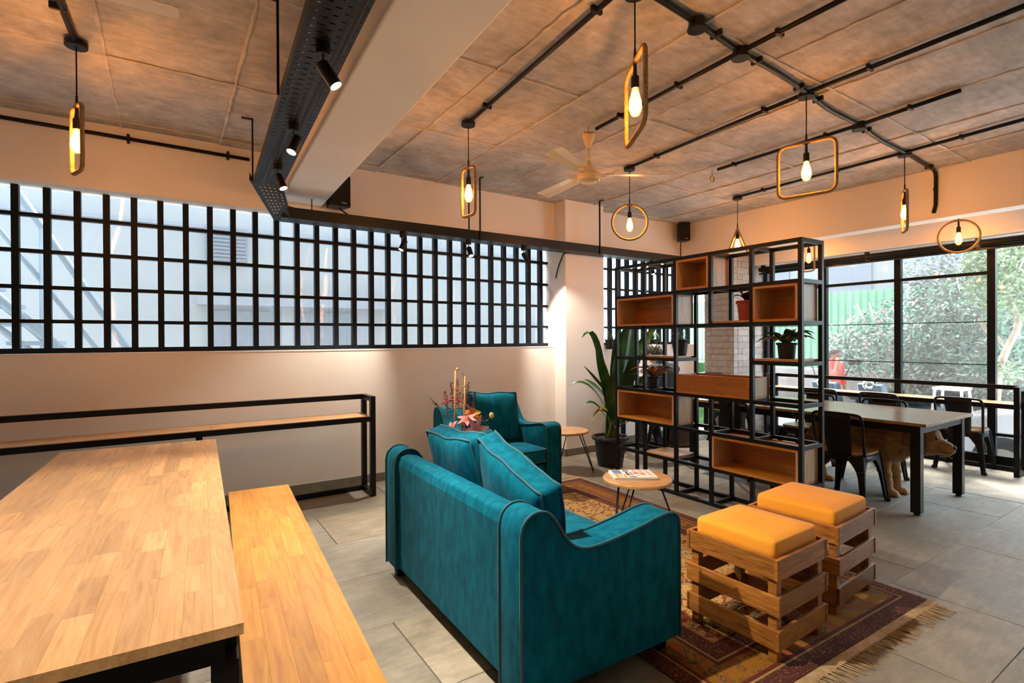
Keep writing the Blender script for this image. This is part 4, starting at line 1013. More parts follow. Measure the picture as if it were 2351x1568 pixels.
# large floor plant
pc = Vector((4.20, 4.36, 0)); bp = thing('bird_of_paradise_plant', 'tall broad-leaved green plant in a black floor pot beside the bookshelf', 'potted plant', pc)
G().lathe([(0, 0), (.135, 0), (.14, .01), (.155, .10), (.160, .105), (.160, .12), (.175, .28), (.178, .285), (.205, .30), (.212, .315), (.205, .335), (.190, .34), (.180, .33), (.178, .30), (0, .295)], 36).out('pot', M['pot'], bp, smooth=False)
G().lathe([(0, .31), (.178, .302), (0, .315)], 24).out('soil', M['soil'], bp)
sc = 1/199.0   # metres per photo pixel at this distance
def lp(du, dv, dd): return R0*(du*sc)+Vector((0, 0, .335-dv*sc))+Vector((Fw.x, Fw.y, 0))*dd
LV = [  # base(u,v), bend, tip offset in pixels from the pot rim, half width m, depth offset, material, width dir
 ((-8, -60), (-28, -285), (-66, -222), .028, -.10, 'leaf'), ((-6, -95), (-40, -130), (-66, -162), .045, -.22, 'leaf'),
 ((2, -80), (-18, -150), (-30, -222), .040, .05, 'leaf'), ((10, -90), (8, -190), (38, -260), .060, -.20, 'leaf'),
 ((14, -60), (4, -160), (12, -205), .055, -.28, 'leaf'), ((28, -70), (45, -200), (62, -300), .065, .05, 'leaf'),
 ((34, -80), (60, -210), (118, -250), .050, .12, 'leaf'), ((30, -40), (60, -120), (92, -150), .035, -.05, 'leaf'),
 ((-4, -50), (-50, -150), (-94, -110), .022, .05, 'leaf'), ((-10, -40), (-40, -95), (-62, -72), .020, -.12, 'leaf'),
 ((-8, -60), (-26, -70), (-50, -35), .026, -.15, 'leaf_yellow'), ((40, -30), (70, -95), (96, -88), .030, .10, 'leaf'),
 ((16, -60), (40, -130), (66, -190), .055, -.10, 'leaf'), ((-2, -70), (-14, -125), (-24, -180), .045, -.18, 'leaf'), ((6, -40), (-8, -105), (2, -150), .055, -.26, 'leaf'), ((14, -100), (16, -180), (22, -240), .055, .08, 'leaf'), ((-6, -80), (-34, -118), (-58, -128), .040, .02, 'leaf'), ((24, -60), (36, -140), (44, -185), .05, -.2, 'leaf'), ((8, -20), (-14, -72), (-30, -60), .022, -.20, 'leaf'), ((44, -60), (50, -150), (44, -245), .05, .15, 'leaf'), ((36, -50), (70, -100), (76, -60), .014, .0, 'leaf_yellow')]
for i, (b, m_, tp, hw, dd, mt) in enumerate(LV):
    root = Vector((.05*math.cos(i*2.4), .05*math.sin(i*2.4), .31)); B_ = lp(*b, dd*.3); T_ = lp(*tp, dd); M_ = lp(*m_, dd*.7)
    st_ = G().tube(bez(root, root.lerp(B_, .5)+Vector((0, 0, .05)), B_, 6), [.013, .012, .011, .010, .009, .008, .007], 8).out('stalk', M['stem'], bp, smooth=True)
    sd = R0+Vector((Fw.x, Fw.y, 0))*.55*math.sin(i*1.7)
    if abs(tp[0]-b[0]) > abs(tp[1]-b[1])*.8: sd = Vector((Fw.x, Fw.y, .6))
    leaf_obj((B_, M_, T_), hw*1.45, mt, bp, .22, 10, sd)
# bird-of-paradise blooms
for du, dv in ((55, -232), (-2, -300)):
    if du < 0: continue
    b = lp(du, dv, .1)
    st_ = G().tube([Vector((.02, .02, .31)), lp(45, -120, .1), b], [.008, .007, .006], 8).out('flower_stalk', M['stem'], bp, smooth=True)
    fm = M.setdefault('bloom', mk('orange_bloom', (.75, .22, .02), rough=.5))
    for k in range(4): G().sheet(leaf((b, b+Vector((0, 0, .05))+R0*.03*k, b+R0*(.05+.03*k)+Vector((0, 0, .06-.015*k))), .008, .2, 6, Vector((Fw.x, Fw.y, 0)))).out('bloom_petal', fm, bp, smooth=True, recalc=False)
# rosette plants in small pots on the shelf
def rosette(loc, label, h, r0, r1, pm, leaves, lm, L, hw, seed, rise=.6, stems=0, group=None):
    t = thing('potted_plant', label, 'potted plant', loc); pot(t, h, r0, r1, pm, .006)
    r = random.Random(seed); z = h*.9
    for i in range(leaves):
        a = i*2.4+r.random()*.5; el = rise*(1-.55*i/leaves)+r.random()*.15; Lr = L*(.7+.5*r.random()); d = Vector((math.cos(a), math.sin(a), 0))
        b = d*.012+Vector((0, 0, z)); mid = b+d*Lr*.45+Vector((0, 0, Lr*el)); tip = b+d*Lr*(.95)+Vector((0, 0, Lr*(el-.35)))
        leaf_obj((b, mid, tip), hw*(.8+.4*r.random()), lm if not isinstance(lm, tuple) else lm[i % len(lm)], t, .3, 7)
    return t
yc = lambda a, b: (BY[a]+BY[b])/2
rosette((4.03, 3.565, BZ[3]+q+.001), 'red and green striped plant in a small black pot inside the bookshelf', .12, .045, .06, 'pot', 22, ('leaf_red', 'leaf_cal', 'leaf_red', 'leaf_light'), .21, .030, 3, .75)
rosette((4.04, 2.56, BZ[5]+q+.0185), 'dark-leaved plant in a red plastic pot on the bookshelf', .165, .068, .088, 'terracotta', 9, 'leaf_dark', .13, .036, 8, 1.1)
rosette((4.04, 2.235, BZ[4]+q+.0185), 'variegated plant in a black pot at the right end of the bookshelf', .125, .055, .068, 'pot', 15, 'leaf_cal', .20, .055, 12, .7)
t = thing('potted_plant', 'thin-stemmed plant in a tall black pot on the left of the bookshelf', 'potted plant', (4.06, 3.27, BZ[4]+q+.0185)); pot(t, .15, .055, .075, 'pot', .006)
for k in range(5):
    a = k*1.3; G().tube([(0, 0, .13), (.03*math.cos(a), .03*math.sin(a), .2), (.06*math.cos(a), .05*math.sin(a), .27)], .002, 5).out('stem', M['stem'], t)
    leaf_obj(((.03*math.cos(a), .03*math.sin(a), .2), (.06*math.cos(a), .06*math.sin(a), .22), (.09*math.cos(a), .09*math.sin(a), .2)), .008, 'leaf_light', t)
# spider plants hanging along the far sill
def spider(x, label, seed, pm='pot', z=1.30):
    t = thing('hanging_spider_plant', label, 'potted plant', (x, 5.14, z), group='spider plants on the far window sill'); pot(t, .13, .045, .062, pm, .005, n=20)
    r = random.Random(seed)
    G().tube([(0, .062, .11), (0, .12, .16), (0, .20, .16)], .003, 6).out('hook', M['black'], t)
    for i in range(16):
        a = r.random()*2*PI; L = .14+r.random()*.16; d = Vector((math.cos(a), math.sin(a)*.6-.25, 0)); b = Vector((0, 0, .12))
        leaf_obj((b, b+d*L*.5+Vector((0, 0, L*.9)), b+d*L+Vector((0, 0, L*.3-r.random()*L*1.3))), .007, 'leaf_light' if i % 3 else 'leaf', t, .3, 7)
for k, (x, lb) in enumerate(((4.95, 'spider plant hanging on the far grille window next to the column'), (5.40, 'spider plant hanging on the far window behind the tall green plant'), (5.80, 'spider plant hanging on the far window behind the seated person'), (6.38, 'spider plant in a blue pot at the right end of the far window'))):
    spider(x, lb, 40+k, 'pot' if k < 3 else 'bluepot' if M.setdefault('bluepot', mk('blue_pot', (.01, .05, .09), rough=.5)) else '')
# ---- flower arrangement behind the sofa
fa = thing('flower_arrangement', 'lily flower arrangement with bamboo sticks and a pink woven ring behind the sofa', 'flower arrangement', (1.80, 3.46, .55))
G().lathe([(0, -.0995), (.05, -.0995), (.07, -.04), (.085, .03), (.095, .09), (.09, .12), (.08, .12), (.08, .10), (0, .10)], 24).out('bowl', M['black_plastic'], fa, smooth=True)
fm = {'pink': mk('lily_pink', (.72, .26, .28), (.85, .45, .45), scale=14, rough=.55), 'berry': mk('berry_red', (.22, .03, .02), rough=.6), 'bamboo': mk('bamboo', (.62, .38, .14), (.72, .48, .22), scale=12, rough=.5), 'ring': mk('pink_weave', (.30, .015, .05), (.50, .06, .12), scale=60, rough=.8, bmp=.6, bscale=90), 'yel': mk('yellow_petal', (.62, .30, .03), rough=.6), 'bud': mk('cream_bud', (.75, .50, .22), rough=.6)}
M.update(fm)
rv = lambda u, d, z: R0*u+Vector((Fw.x, Fw.y, 0))*d+Vector((0, 0, z))
for (u, d, z0, z1, r_) in ((-.02, .0, .18, .66, .008), (.03, .02, .18, .64, .005), (.052, -.02, .2, .62, .007)):
    st_ = G().tube([rv(u-.01, d, z0), rv(u, d, z1)], r_, 8).out('bamboo_stick', fm['bamboo'], fa, smooth=True)
    for k in range(3): G().tube([rv(u-.01+.003*k, d, z0+.14*k+.06), rv(u-.01+.003*k, d, z0+.14*k+.072)], r_*1.35, 8).out('node_ring', fm['bamboo'], st_)
P = [rv(-.045+.145*math.cos(a), .02+.03*math.sin(a), .29+.145*math.sin(a)) for a in [R_(-120)+R_(300)*i/28 for i in range(-2, 24)]]
rs = []
for i, p in enumerate(P): rs.append([p+Vector((Fw.x, Fw.y, 0))*.03, p+Vector((Fw.x, Fw.y, 0))*-.03, p*1.0+Vector((Fw.x, Fw.y, 0))*-.03+(p-rv(-.045, .02, .29))*.05, p+Vector((Fw.x, Fw.y, 0))*.03+(p-rv(-.045, .02, .29))*.05])
G().rings(rs).out('woven_ring', fm['ring'], fa, smooth=True)
r = random.Random(5)
for k in range(5):
    b = rv(-.06+.03*k, .03, .16); tp = rv(-.10+.05*k+(.02 if k > 2 else -.01), .05, .60-.05*abs(k-2)+.02*(k % 2))
    st_ = G().tube([b, b.lerp(tp, .5), tp], .002, 5).out('berry_stem', fm['berry'], fa)
    g = G()
    for i in range(46):
        f = .45+.55*r.random(); c = b.lerp(tp, f)+Vector((r.uniform(-1, 1), r.uniform(-1, 1), r.uniform(-.3, .6)))*.028*(1.3-f); g.ball(c, .0055, u=6, v=4)
    o = g.out('berries', fm['berry'], st_); o['kind'] = 'stuff'
def lily(c, ax, L, mat='pink', n=6, w_=.022):
    ax = Vector(ax).normalized(); a0 = ax.orthogonal().normalized(); b0 = ax.cross(a0)
    for k in range(n):
        a = 2*PI*k/n+.3; d = a0*math.cos(a)+b0*math.sin(a)
        leaf_obj((c, c+ax*L*.55+d*L*.30, c+ax*L*.35+d*L*.95), w_, mat, fa, .25, 8, d.cross(ax), 'petal')
lily(rv(.115, -.10, .24), rv(.55, -1, .2), .12); lily(rv(.07, -.04, .28), rv(-.1, -.5, .9), .09)
lily(rv(.10, .02, .32), rv(.2, -.5, .6), .07, 'yel', 5, .03)
lily(rv(-.03, -.02, .24), rv(-.6, -.6, .4), .06, 'pink', 4, .018)
for k in range(26):
    a = r.random()*2*PI; d = rv(math.cos(a), math.sin(a), 0); L = .06+r.random()*.09; b = rv(.02, -.01, .12)+d*.03
    leaf_obj((b, b+d*L*.4+Vector((0, 0, L*.9)), b+d*L*.9+Vector((0, 0, L*.5))), .022, 'leaf' if k % 3 else 'leaf_dark', fa, .2, 6)
for k in range(6): 
    b = rv(.19, -.03, .29); a = k*1.05; leaf_obj((b, b+rv(.02*math.cos(a), 0, .03*math.sin(a)+.01), b+rv(.055*math.cos(a), -.01, .055*math.sin(a)+.01)), .011, 'leaf_dark', fa, .2, 6, Vector((0, 0, 1)).cross(rv(math.cos(a), 0, math.sin(a)))+Vector((.01, 0, 0)))
G().ball(rv(.245, -.03, .33), .018, (1, 1, 1.3)).out('bud', fm['bud'], fa, smooth=True); G().ball(rv(-.005, 0, .67), .012).out('bud', fm['bud'], fa, smooth=True)
G().tube([rv(.12, 0, .2), rv(.18, -.02, .27), rv(.24, -.03, .32)], .003, 5).out('stem', M['stem'], fa)
G().tube([rv(-.03, 0, .2), rv(-.12, 0, .36), rv(-.17, 0, .42)], .003, 5).out('stem', M['stem'], fa)
for k in range(4): b = rv(-.17, 0, .40); leaf_obj((b, b+rv(-.03+.02*k, .01*k, .03), b+rv(-.05+.02*k, 0, .08-.045*k)), .02, 'leaf', fa, .2, 6, Vector((Fw.x, Fw.y, 0)))

# ================================================================ DOG, PEOPLE, BAG
def V3(*a): return tuple(a)
# dog: local x forward (nose), y left, z up
SK = [  # trunk
 ((.02, 0, .47), (.30, 0, .46), .115, .105, (1, .95, 1.05)), ((.34, 0, .45), (.60, 0, .44), .115, .135, (1, .92, 1.1)), ((-.06, 0, .46), (.06, 0, .47), .105, .115),
 ((.62, 0, .44), (.68, 0, .42), .125, .11), ((.66, 0, .47), (.80, 0, .50), .112, .095), ((.80, 0, .50), (.87, 0, .515), .092, .085),
 # head
 ((.885, 0, .525), (.935, 0, .518), .096, .088, (1, .95, 1), .02), ((.96, 0, .480), (1.075, 0, .446), .068, .047, (1, .85, 1), .02), ((1.085, 0, .442), (1.095, 0, .436), .038, .034, (1, 1, 1), .012), ((.95, 0, .440), (1.065, 0, .408), .050, .033, (1, .85, 1), .012), ((.88, 0, .43), (.93, 0, .43), .07, .055, (1, .8, 1), .03),
 ((.955, .045, .543), (.965, .043, .545), .022, .018, (1, 1, 1), .018), ((.955, -.045, .543), (.965, -.043, .545), .022, .018, (1, 1, 1), .018),
 # ears
 ((.885, .085, .540), (.895, .106, .470), .032, .040, (1, .5, 1), .012), ((.895, .106, .470), (.900, .102, .400), .040, .020, (1, .5, 1), .012),
 ((.885, -.085, .540), (.895, -.106, .470), .032, .040, (1, .5, 1), .012), ((.895, -.106, .470), (.900, -.102, .400), .040, .020, (1, .5, 1), .012),
 # tail
 ((-.14, 0, .50), (-.24, .01, .38), .036, .034, (1, 1, 1), .03), ((-.24, .01, .38), (-.30, .02, .22), .034, .012, (1, 1, 1), .02)]
for s_, fx, hx in ((1, .63, -.02), (-1, .60, -.08)):
    y = .085*s_
    SK += [((.58, y, .42), (fx-.04, y, .27), .085, .062, (1, .8, 1)), ((fx-.04, y, .27), (fx-.015, y, .17), .057, .044, (1, .85, 1), .02), ((fx-.015, y, .17), (fx+.005, y, .05), .043, .034, (1, .9, 1), .015), ((fx+.01, y, .034), (fx+.06, y, .026), .034, .030, (1, 1.1, .9), .012),
           ((-.02, y, .42), (hx+.06, y*1.05, .28), .098, .062, (1, .72, 1)), ((hx+.06, y*1.05, .28), (hx-.085, y*1.05, .155), .055, .031, (1, .8, 1), .02), ((hx-.085, y*1.05, .155), (hx-.055, y*1.05, .04), .029, .026, (1, .9, 1), .014), ((hx-.05, y*1.05, .026), (hx+.01, y*1.05, .02), .029, .025, (1, 1.1, .9), .012)]
    for kk in (-.018, 0, .018): SK += [((fx+.055, y+kk, .020), (fx+.085, y+kk*1.15, .015), .016, .013, (1, 1, 1), .006), ((hx+.005, y*1.05+kk, .018), (hx+.035, y*1.05+kk*1.15, .014), .015, .012, (1, 1, 1), .006)]
def fur_mat():
    m, t, p = nt('golden_fur'); v = coords(t, (1, 3, 3)); tc = N(t, 'ShaderNodeTexCoord'); sp = N(t, 'ShaderNodeSeparateXYZ'); t.links.new(tc.outputs['Object'], sp.inputs[0])
    back = ramp(t, noise(t, v, 9, 6, .65), [(.32, (.22, .095, .026)), (.55, (.40, .19, .055)), (.75, (.54, .29, .10))])
    mr = N(t, 'ShaderNodeMapRange'); mr.inputs[1].default_value = .02; mr.inputs[2].default_value = .34; t.links.new(sp.outputs[2], mr.inputs[0])
    ab = N(t, 'ShaderNodeMath', operation='ABSOLUTE'); t.links.new(sp.outputs[1], ab.inputs[0]); m1 = N(t, 'ShaderNodeMapRange'); m1.inputs[1].default_value = .082; m1.inputs[2].default_value = .098; t.links.new(ab.outputs[0], m1.inputs[0])
    m2 = N(t, 'ShaderNodeMapRange'); m2.inputs[1].default_value = .84; m2.inputs[2].default_value = .87; t.links.new(sp.outputs[0], m2.inputs[0]); mm = N(t, 'ShaderNodeMath', operation='MULTIPLY'); t.links.new(m1.outputs[0], mm.inputs[0]); t.links.new(m2.outputs[0], mm.inputs[1])
    col = mix(t, mm.outputs[0], mix(t, mr.outputs[0], (.52, .29, .11), back), (.13, .05, .014)); t.links.new(col, p.inputs['Base Color']); p.inputs['Roughness'].default_value = .75; p.inputs['Sheen Weight'].default_value = .3
    bump(t, p, noise(t, coords(t, (6, 12, 6)), 26, 5), .45, .008); return m
M['fur'] = fur_mat()
dg = thing('dog', 'golden retriever standing under the work table with its head out past the table leg', 'dog', (5.50, 2.62, 0), R_(-84)); dg.scale = (.87, .98, 1.08)
nzr = lambda X, Y, Z: .004*np.sin(X*70+3*np.sin(Z*40))*np.sin(Z*55+Y*40)+.003*np.sin(X*31+Y*63)*np.sin(Z*90)
bme = sdf_mesh(SK, .0085, .045, name='dog_body', disp=lambda X, Y, Z: nzr(X, Y, Z)*np.clip((.86-X)/.1, 0, 1)*np.clip((Z-.08)/.1, 0, 1))
body = link('body', bme, dg, M['fur'])
G().ball((1.118, 0, .452), .024, (.8, 1, .85)).out('nose', M['black_plastic'], dg, smooth=True)
M['eye'] = mk('dark_eye', (.012, .006, .003), rough=.08)
for s_ in (1, -1): G().ball((.990, .058*s_, .524), .0145).out('eye', M['eye'], dg, smooth=True)
G().tube([(1.09, .028, .408), (1.05, .044, .413), (1.0, .055, .427)], [.002, .0025, .002], 6).out('mouth_line', M['eye'], dg)
G().tube([(1.09, -.028, .408), (1.05, -.044, .413), (1.0, -.055, .427)], [.002, .0025, .002], 6).out('mouth_line', M['eye'], dg)
M['collar'] = mk('red_collar', (.30, .05, .015), rough=.6)
G().tube([(.745+.025*math.cos(a), .112*math.sin(a), .487+.112*math.cos(a)) for a in [2*PI*i/28 for i in range(28)]], .011, 8, closed=True).out('collar', M['collar'], dg, smooth=True)
# fur tufts along chest, belly, backs of legs and tail
r = random.Random(9); g = G(); nv = len(bme.vertices); bme.update()
for k in range(9000):
    v = bme.vertices[r.randrange(nv)]; c = v.co; nn = v.normal
    if c.x > .86 or c.z < .05: continue
    L = .016
    if c.z < .40 and nn.z < .1 and c.x > .1: L = .03
    if c.z < .30 and nn.x < -.2: L = .042
    if c.x < -.14: L = .05
    if c.x > .62 and c.z < .5: L = .038
    fl_ = Vector((-.75, 0, -.65)) if L < .03 else Vector((-.55, 0, -.9)); d = (nn*.35+fl_+Vector((r.uniform(-.2, .2), r.uniform(-.3, .3), r.uniform(-.2, .2)))).normalized()
    s_ = d.cross(nn); 
    if s_.length < .1: continue
    s_ = s_.normalized()*.0026; b = c-nn*.003; m_ = b+d*L*.55+nn*.004; e = b+d*L-nn*.001
    a_, b_, c_, d_, e_ = [g.b.verts.new(x) for x in (b-s_, b+s_, m_+s_*.8, m_-s_*.8, e)]
    g.b.faces.new((a_, b_, c_, d_)); g.b.faces.new((d_, c_, e_))
o = g.out('fur', M['fur'], dg, recalc=False); o['kind'] = 'stuff'
# people
M['skin'] = mk('skin', (.28, .13, .07), (.34, .165, .09), scale=20, rough=.5); M['hair'] = mk('black_hair', (.010, .008, .007), (.022, .018, .015), scale=60, rough=.55, stretch=(1, 1, .3))
M['shirt'] = mk('navy_shirt', (.012, .018, .028), (.018, .027, .04), scale=9, rough=.85, bmp=.3, bscale=24); M['jeans'] = mk('dark_trousers', (.012, .014, .02), rough=.85); M['red'] = mk('coral_shirt', (.62, .07, .055), (.70, .10, .08), scale=6, rough=.8, bmp=.3, bscale=20)
def person(name, label, loc, rz, J, shirt, pants, h=.012, cap=False, sc_=1.0):
    """J: joints in local metres; x forward, y left, z up"""
    t = thing(name, label, 'person', loc, rz); t.scale = (sc_,)*3
    g_ = lambda k: J[k]
    pr = [(g_('pelvis'), g_('waist'), .135, .125, (.8, 1.1, 1)), (g_('waist'), g_('chest'), .125, .15, (.78, 1.15, 1)), (g_('chest'), g_('neck0'), .14, .07, (.8, 1.2, 1)), (g_('neck0'), g_('head0'), .058, .056)]
    hd = Vector(g_('head')); fw = Vector(g_('face')).normalized(); lt = Vector((0, 1, 0)); hu = fw.cross(lt).normalized(); hu = hu if hu.z > 0 else -hu
    pr += [(tuple(hd+hu*.03), tuple(hd-hu*.04+fw*.015), .088, .070, (1, .88, 1), .02), (tuple(hd+fw*.092-hu*.005), tuple(hd+fw*.104-hu*.025), .010, .014, (1, 1, 1), .012), (tuple(hd+fw*.06-hu*.085), tuple(hd+fw*.07-hu*.09), .028, .024, (1, 1, 1), .03), (tuple(hd+fw*.088-hu*.055), tuple(hd+fw*.09-hu*.057), .014, .012, (1, 1.6, .6), .012)]
    for s_ in (1, -1): pr += [(tuple(hd+lt*.082*s_+hu*.0), tuple(hd+lt*.085*s_-hu*.03), .018, .013, (.8, .5, 1), .01)]
    sleeves = []; legs = []; arms = []
    for S_ in ('L', 'R'):
        s_ = 1 if S_ == 'L' else -1
        up = (g_('sh'+S_), g_('el'+S_), .056, .043); fo = (g_('el'+S_), g_('wr'+S_), .041, .028)
        w_ = Vector(g_('wr'+S_)); hdv = Vector(g_('hd'+S_)).normalized(); sd = hdv.cross(Vector((0, 0, 1))); sd = sd.normalized() if sd.length > .1 else Vector((0, 1, 0)); pal = w_+hdv*.05
        hand = [(tuple(w_), tuple(pal), .028, .032, (1, 1, 1), .02)]
        for k, (off, L) in enumerate(((-.026, .062), (-.009, .074), (.009, .070), (.025, .056))):
            b = pal+sd*off+hdv*.015; m_ = b+hdv*L*.55; e = m_+hdv*L*.35+Vector((0, 0, -.02)); hand += [(tuple(b), tuple(m_), .0095, .009, (1, 1, 1), .006), (tuple(m_), tuple(e), .009, .008, (1, 1, 1), .006)]
        hand += [(tuple(w_+hdv*.02-sd*.02*s_), tuple(w_+hdv*.06-sd*.055*s_), .012, .010, (1, 1, 1), .01)]
        th = (g_('hp'+S_), g_('kn'+S_), .085, .060); cf = (g_('kn'+S_), g_('an'+S_), .058, .038); ft = (g_('an'+S_), tuple(Vector(g_('an'+S_))+Vector((.15, 0, -.04))), .038, .030)
        pr += [up, fo]+hand+[th, cf, ft, (g_('chest'), g_('sh'+S_), .09, .062)]
        sleeves += [up, (g_('el'+S_), tuple(Vector(g_('el'+S_)).lerp(w_, .25)), .046, .040), (g_('chest'), g_('sh'+S_), .09, .066)]; legs += [th, cf]
    link('body', sdf_mesh(pr, h, .03, name='person_body'), t, M['skin'])
    inf = lambda L, e: [(p[0], p[1], p[2]+e, p[3]+e, *(p[4:])) for p in L]
    link('shirt', sdf_mesh(inf(pr[:3]+sleeves, .014)+[(g_('pelvis'), tuple(Vector(g_('pelvis'))+Vector((0, 0, -.06))), .15, .15, (.82, 1.1, 1))], h, .03, name='shirt', disp=lambda X, Y, Z: .004*np.sin(Z*60+X*30)*np.sin(Y*35)), t, shirt)
    cb = tuple(Vector(g_('neck0'))+Vector((0, 0, -.005))); ct = tuple(Vector(g_('neck0')).lerp(Vector(g_('head0')), .35))
    link('collar', sdf_mesh([(cb, ct, .078, .068)], h, .02, name='shirt_collar'), t, shirt)
    link('trousers', sdf_mesh(inf(legs, .014)+[(g_('pelvis'), tuple(Vector(g_('pelvis'))+Vector((0, 0, -.05))), .145, .14, (.8, 1.12, 1))], h, .03, name='trousers'), t, pants)
    for S_ in ('L', 'R'):
        a = Vector(g_('an'+S_)); link('shoe', sdf_mesh([(tuple(a+Vector((-.03, 0, -.03))), tuple(a+Vector((.16, 0, -.045))), .048, .040, (1, .95, .8))], h, .02, name='shoe'), t, M['black_plastic'])
    hp = [(tuple(hd+hu*.05-fw*.015), tuple(hd+hu*.035-fw*.03), .092, .09, (1, .93, 1), .02), (tuple(hd-hu*.03-fw*.05), tuple(hd-hu*.06-fw*.045), .062, .045, (1, 1, 1), .03)]
    link('hair', sdf_mesh(hp, h*.8, .03, name='hair', disp=lambda X, Y, Z: .006*np.sin(X*120+Y*90)*np.sin(Z*80)), t, M['hair'])
    for s_ in (1, -1): G().ball(hd+fw*.083+lt*.03*s_+hu*.012, .009).out('eye', M['eye'], t, smooth=True)
    return t
sit = dict(pelvis=(0, 0, .54), waist=(.04, 0, .72), chest=(.10, 0, .95), neck0=(.16, 0, 1.11), head0=(.22, 0, 1.17), head=(.27, 0, 1.23), face=(.75, 0, -.65),
 shL=(.13, .19, 1.05), elL=(.30, .24, .78), wrL=(.46, .12, .80), hdL=(1, -.3, -.1), shR=(.13, -.19, 1.05), elR=(.30, -.24, .78), wrR=(.46, -.12, .80), hdR=(1, .3, -.1),
 hpL=(.02, .10, .54), knL=(.42, .12, .52), anL=(.36, .12, .10), hpR=(.02, -.10, .54), knR=(.42, -.12, .52), anR=(.30, -.12, .10))
person('person', 'person in a dark navy shirt sitting bent over the far counter, seen from behind', (5.24, 4.33, 0), R_(95), sit, M['shirt'], M['jeans'])
c = copy_tree(ch0); c.location = (5.23, 4.35, 0); c.rotation_euler = (0, 0, R_(95)); c['label'] = 'black bistro chair under the person in the navy shirt'
stand = dict(pelvis=(0, 0, .88), waist=(.01, 0, 1.05), chest=(.0, 0, 1.25), neck0=(.01, 0, 1.42), head0=(.03, 0, 1.49), head=(.05, 0, 1.56), face=(.95, 0, -.25),
 shL=(0, .19, 1.36), elL=(.03, .25, 1.10), wrL=(.10, .22, .88), hdL=(.3, 0, -1), shR=(0, -.19, 1.36), elR=(.17, -.22, 1.16), wrR=(.17, -.11, 1.42), hdR=(-.1, .25, 1),
 hpL=(0, .09, .86), knL=(.02, .10, .48), anL=(-.01, .10, .08), hpR=(0, -.09, .86), knR=(.04, -.10, .48), anR=(.03, -.10, .08))
person('person', 'person in a coral red shirt holding a phone to the face outside the window', (10.6, 4.98, -.46), R_(-100), stand, M['red'], M['jeans'])
# brown bag on the floor
M['leather'] = mk('brown_leather', (.045, .018, .010), (.085, .035, .018), scale=9, rough=.32, bmp=.25, bscale=30)
bg_ = thing('leather_bag', 'brown leather bag with an orange cord standing on the floor behind the bookshelf', 'bag', (5.72, 4.60, 0), R_(-25))
rs = []
for i in range(9):
    f = i/8; z = .005+.29*f; wx = .20*(1-.18*f)*(.94 if i in (0,) else 1); wy = .10*(1-.45*f**2); rs.append([(wx*math.copysign(abs(math.cos(a))**.5, math.cos(a))*(1+.03*math.sin(a*5+i)), wy*math.copysign(abs(math.sin(a))**.5, math.sin(a))*(1+.05*math.sin(a*4+i*2)), z) for a in [2*PI*j/28 for j in range(28)]])
G().rings(rs).out('bag_body', M['leather'], bg_, smooth=True)
for s_ in (-1, 1): G().tube(spline([(-.09, s_*.055, .27), (-.08, s_*.06, .37), (0, s_*.06, .42), (.08, s_*.06, .37), (.09, s_*.055, .27)], 4), .009, 8).out('handle', M['leather'], bg_, smooth=True)
G().tube([(-.16, 0, .30), (.16, 0, .30)], .008, 8).out('zip', M['brass'], bg_)
M['ocord'] = mk('orange_cord', (.70, .10, .04), rough=.5)
G().tube(spline([(.05, -.105, .25), (.10, -.12, .18), (.17, -.10, .14), (.215, -.03, .17), (.20, 0, .26)], 5), .004, 6).out('cord', M['ocord'], bg_, smooth=True)

# ================================================================ OUTSIDE
GZ = -.46
M['paving'] = mk('outdoor_concrete', (.42, .405, .38), (.52, .505, .48), scale=3, rough=.9, rnd=False)
M['neigh'] = mk('neighbour_render', (.145, .155, .162), (.17, .178, .182), scale=.8, rough=.85, rnd=False)
M['band'] = mk('grey_band', (.12, .13, .155), rough=.8); M['louvre'] = mk('louvre_grey', (.075, .085, .115), rough=.7); M['pipe_blue'] = mk('galvanised_pipe', (.06, .10, .14), rough=.5, metal=.1)
st(G().box(7.9, 30, -16, 24, GZ-.1, GZ).out('ground_outside', M['paving'])); st(G().box(-12, 7.9, 5.62, 24, GZ-.1, GZ).out('ground_alley', M['paving']))
YNB = 8.3
nb = thing('neighbour_building', 'pale grey building seen through the plastic sheet of the long grille window', 'building', (0, YNB, 0))
G().box(-9, 7.2, 0, .4, GZ, 5.2).out('wall', M['neigh'], nb)
a, b = aty(452, 690, YNB), aty(888, 716, YNB)
G().box(a.x, b.x, -.22, 0, 1.93, 2.10).out('ledge', M['band'], nb); G().box(-9, 7.2, -.03, 0, 2.98, 3.03).out('string_course', M['band'], nb)
G().box(-9, 7.2, -.02, 0, 3.4, 3.46).out('string_course', M['band'], nb)
G().box(a.x+.1, b.x-.2, -.05, 0, .3, 1.93).out('lower_panel', M['band'], nb)
for x0, x1 in ((a.x+.2, a.x+.9), (a.x+1.3, a.x+2.1)):
    wn = G().box(x0, x1, -.09, -.045, .9, 1.85).out('window', M['louvre'], nb); G().box(x0+.05, x1-.05, -.1, -.085, .95, 1.80).out('pane', M['clear'], wn)
a, b = aty(470, 520, YNB), aty(567, 606, YNB)
lv = G().box(a.x, b.x, -.06, 0, b.z, a.z).out('louvre_panel', M['louvre'], nb)
for k in range(9): z = b.z+.03+k*(a.z-b.z-.06)/8; G().box(a.x+.02, b.x-.02, -.085, -.055, z-.012, z+.012).out('louvre_slat', M['louvre'], lv)
G().box(1.4, 1.55, -.06, 0, GZ, 4.5).out('pilaster', M['neigh'], nb); a = aty(1180, 700, YNB); G().box(a.x, a.x+1.2, -.05, 0, .5, 1.75).out('lower_panel', M['band'], nb)
stc = thing('outdoor_staircase', 'blue-grey metal stair railing slanting down outside the left of the window', 'staircase', (0, 6.6, 0))
def yy(u, v): p = aty(u, v, 6.6); return Vector((p.x, 0, p.z))
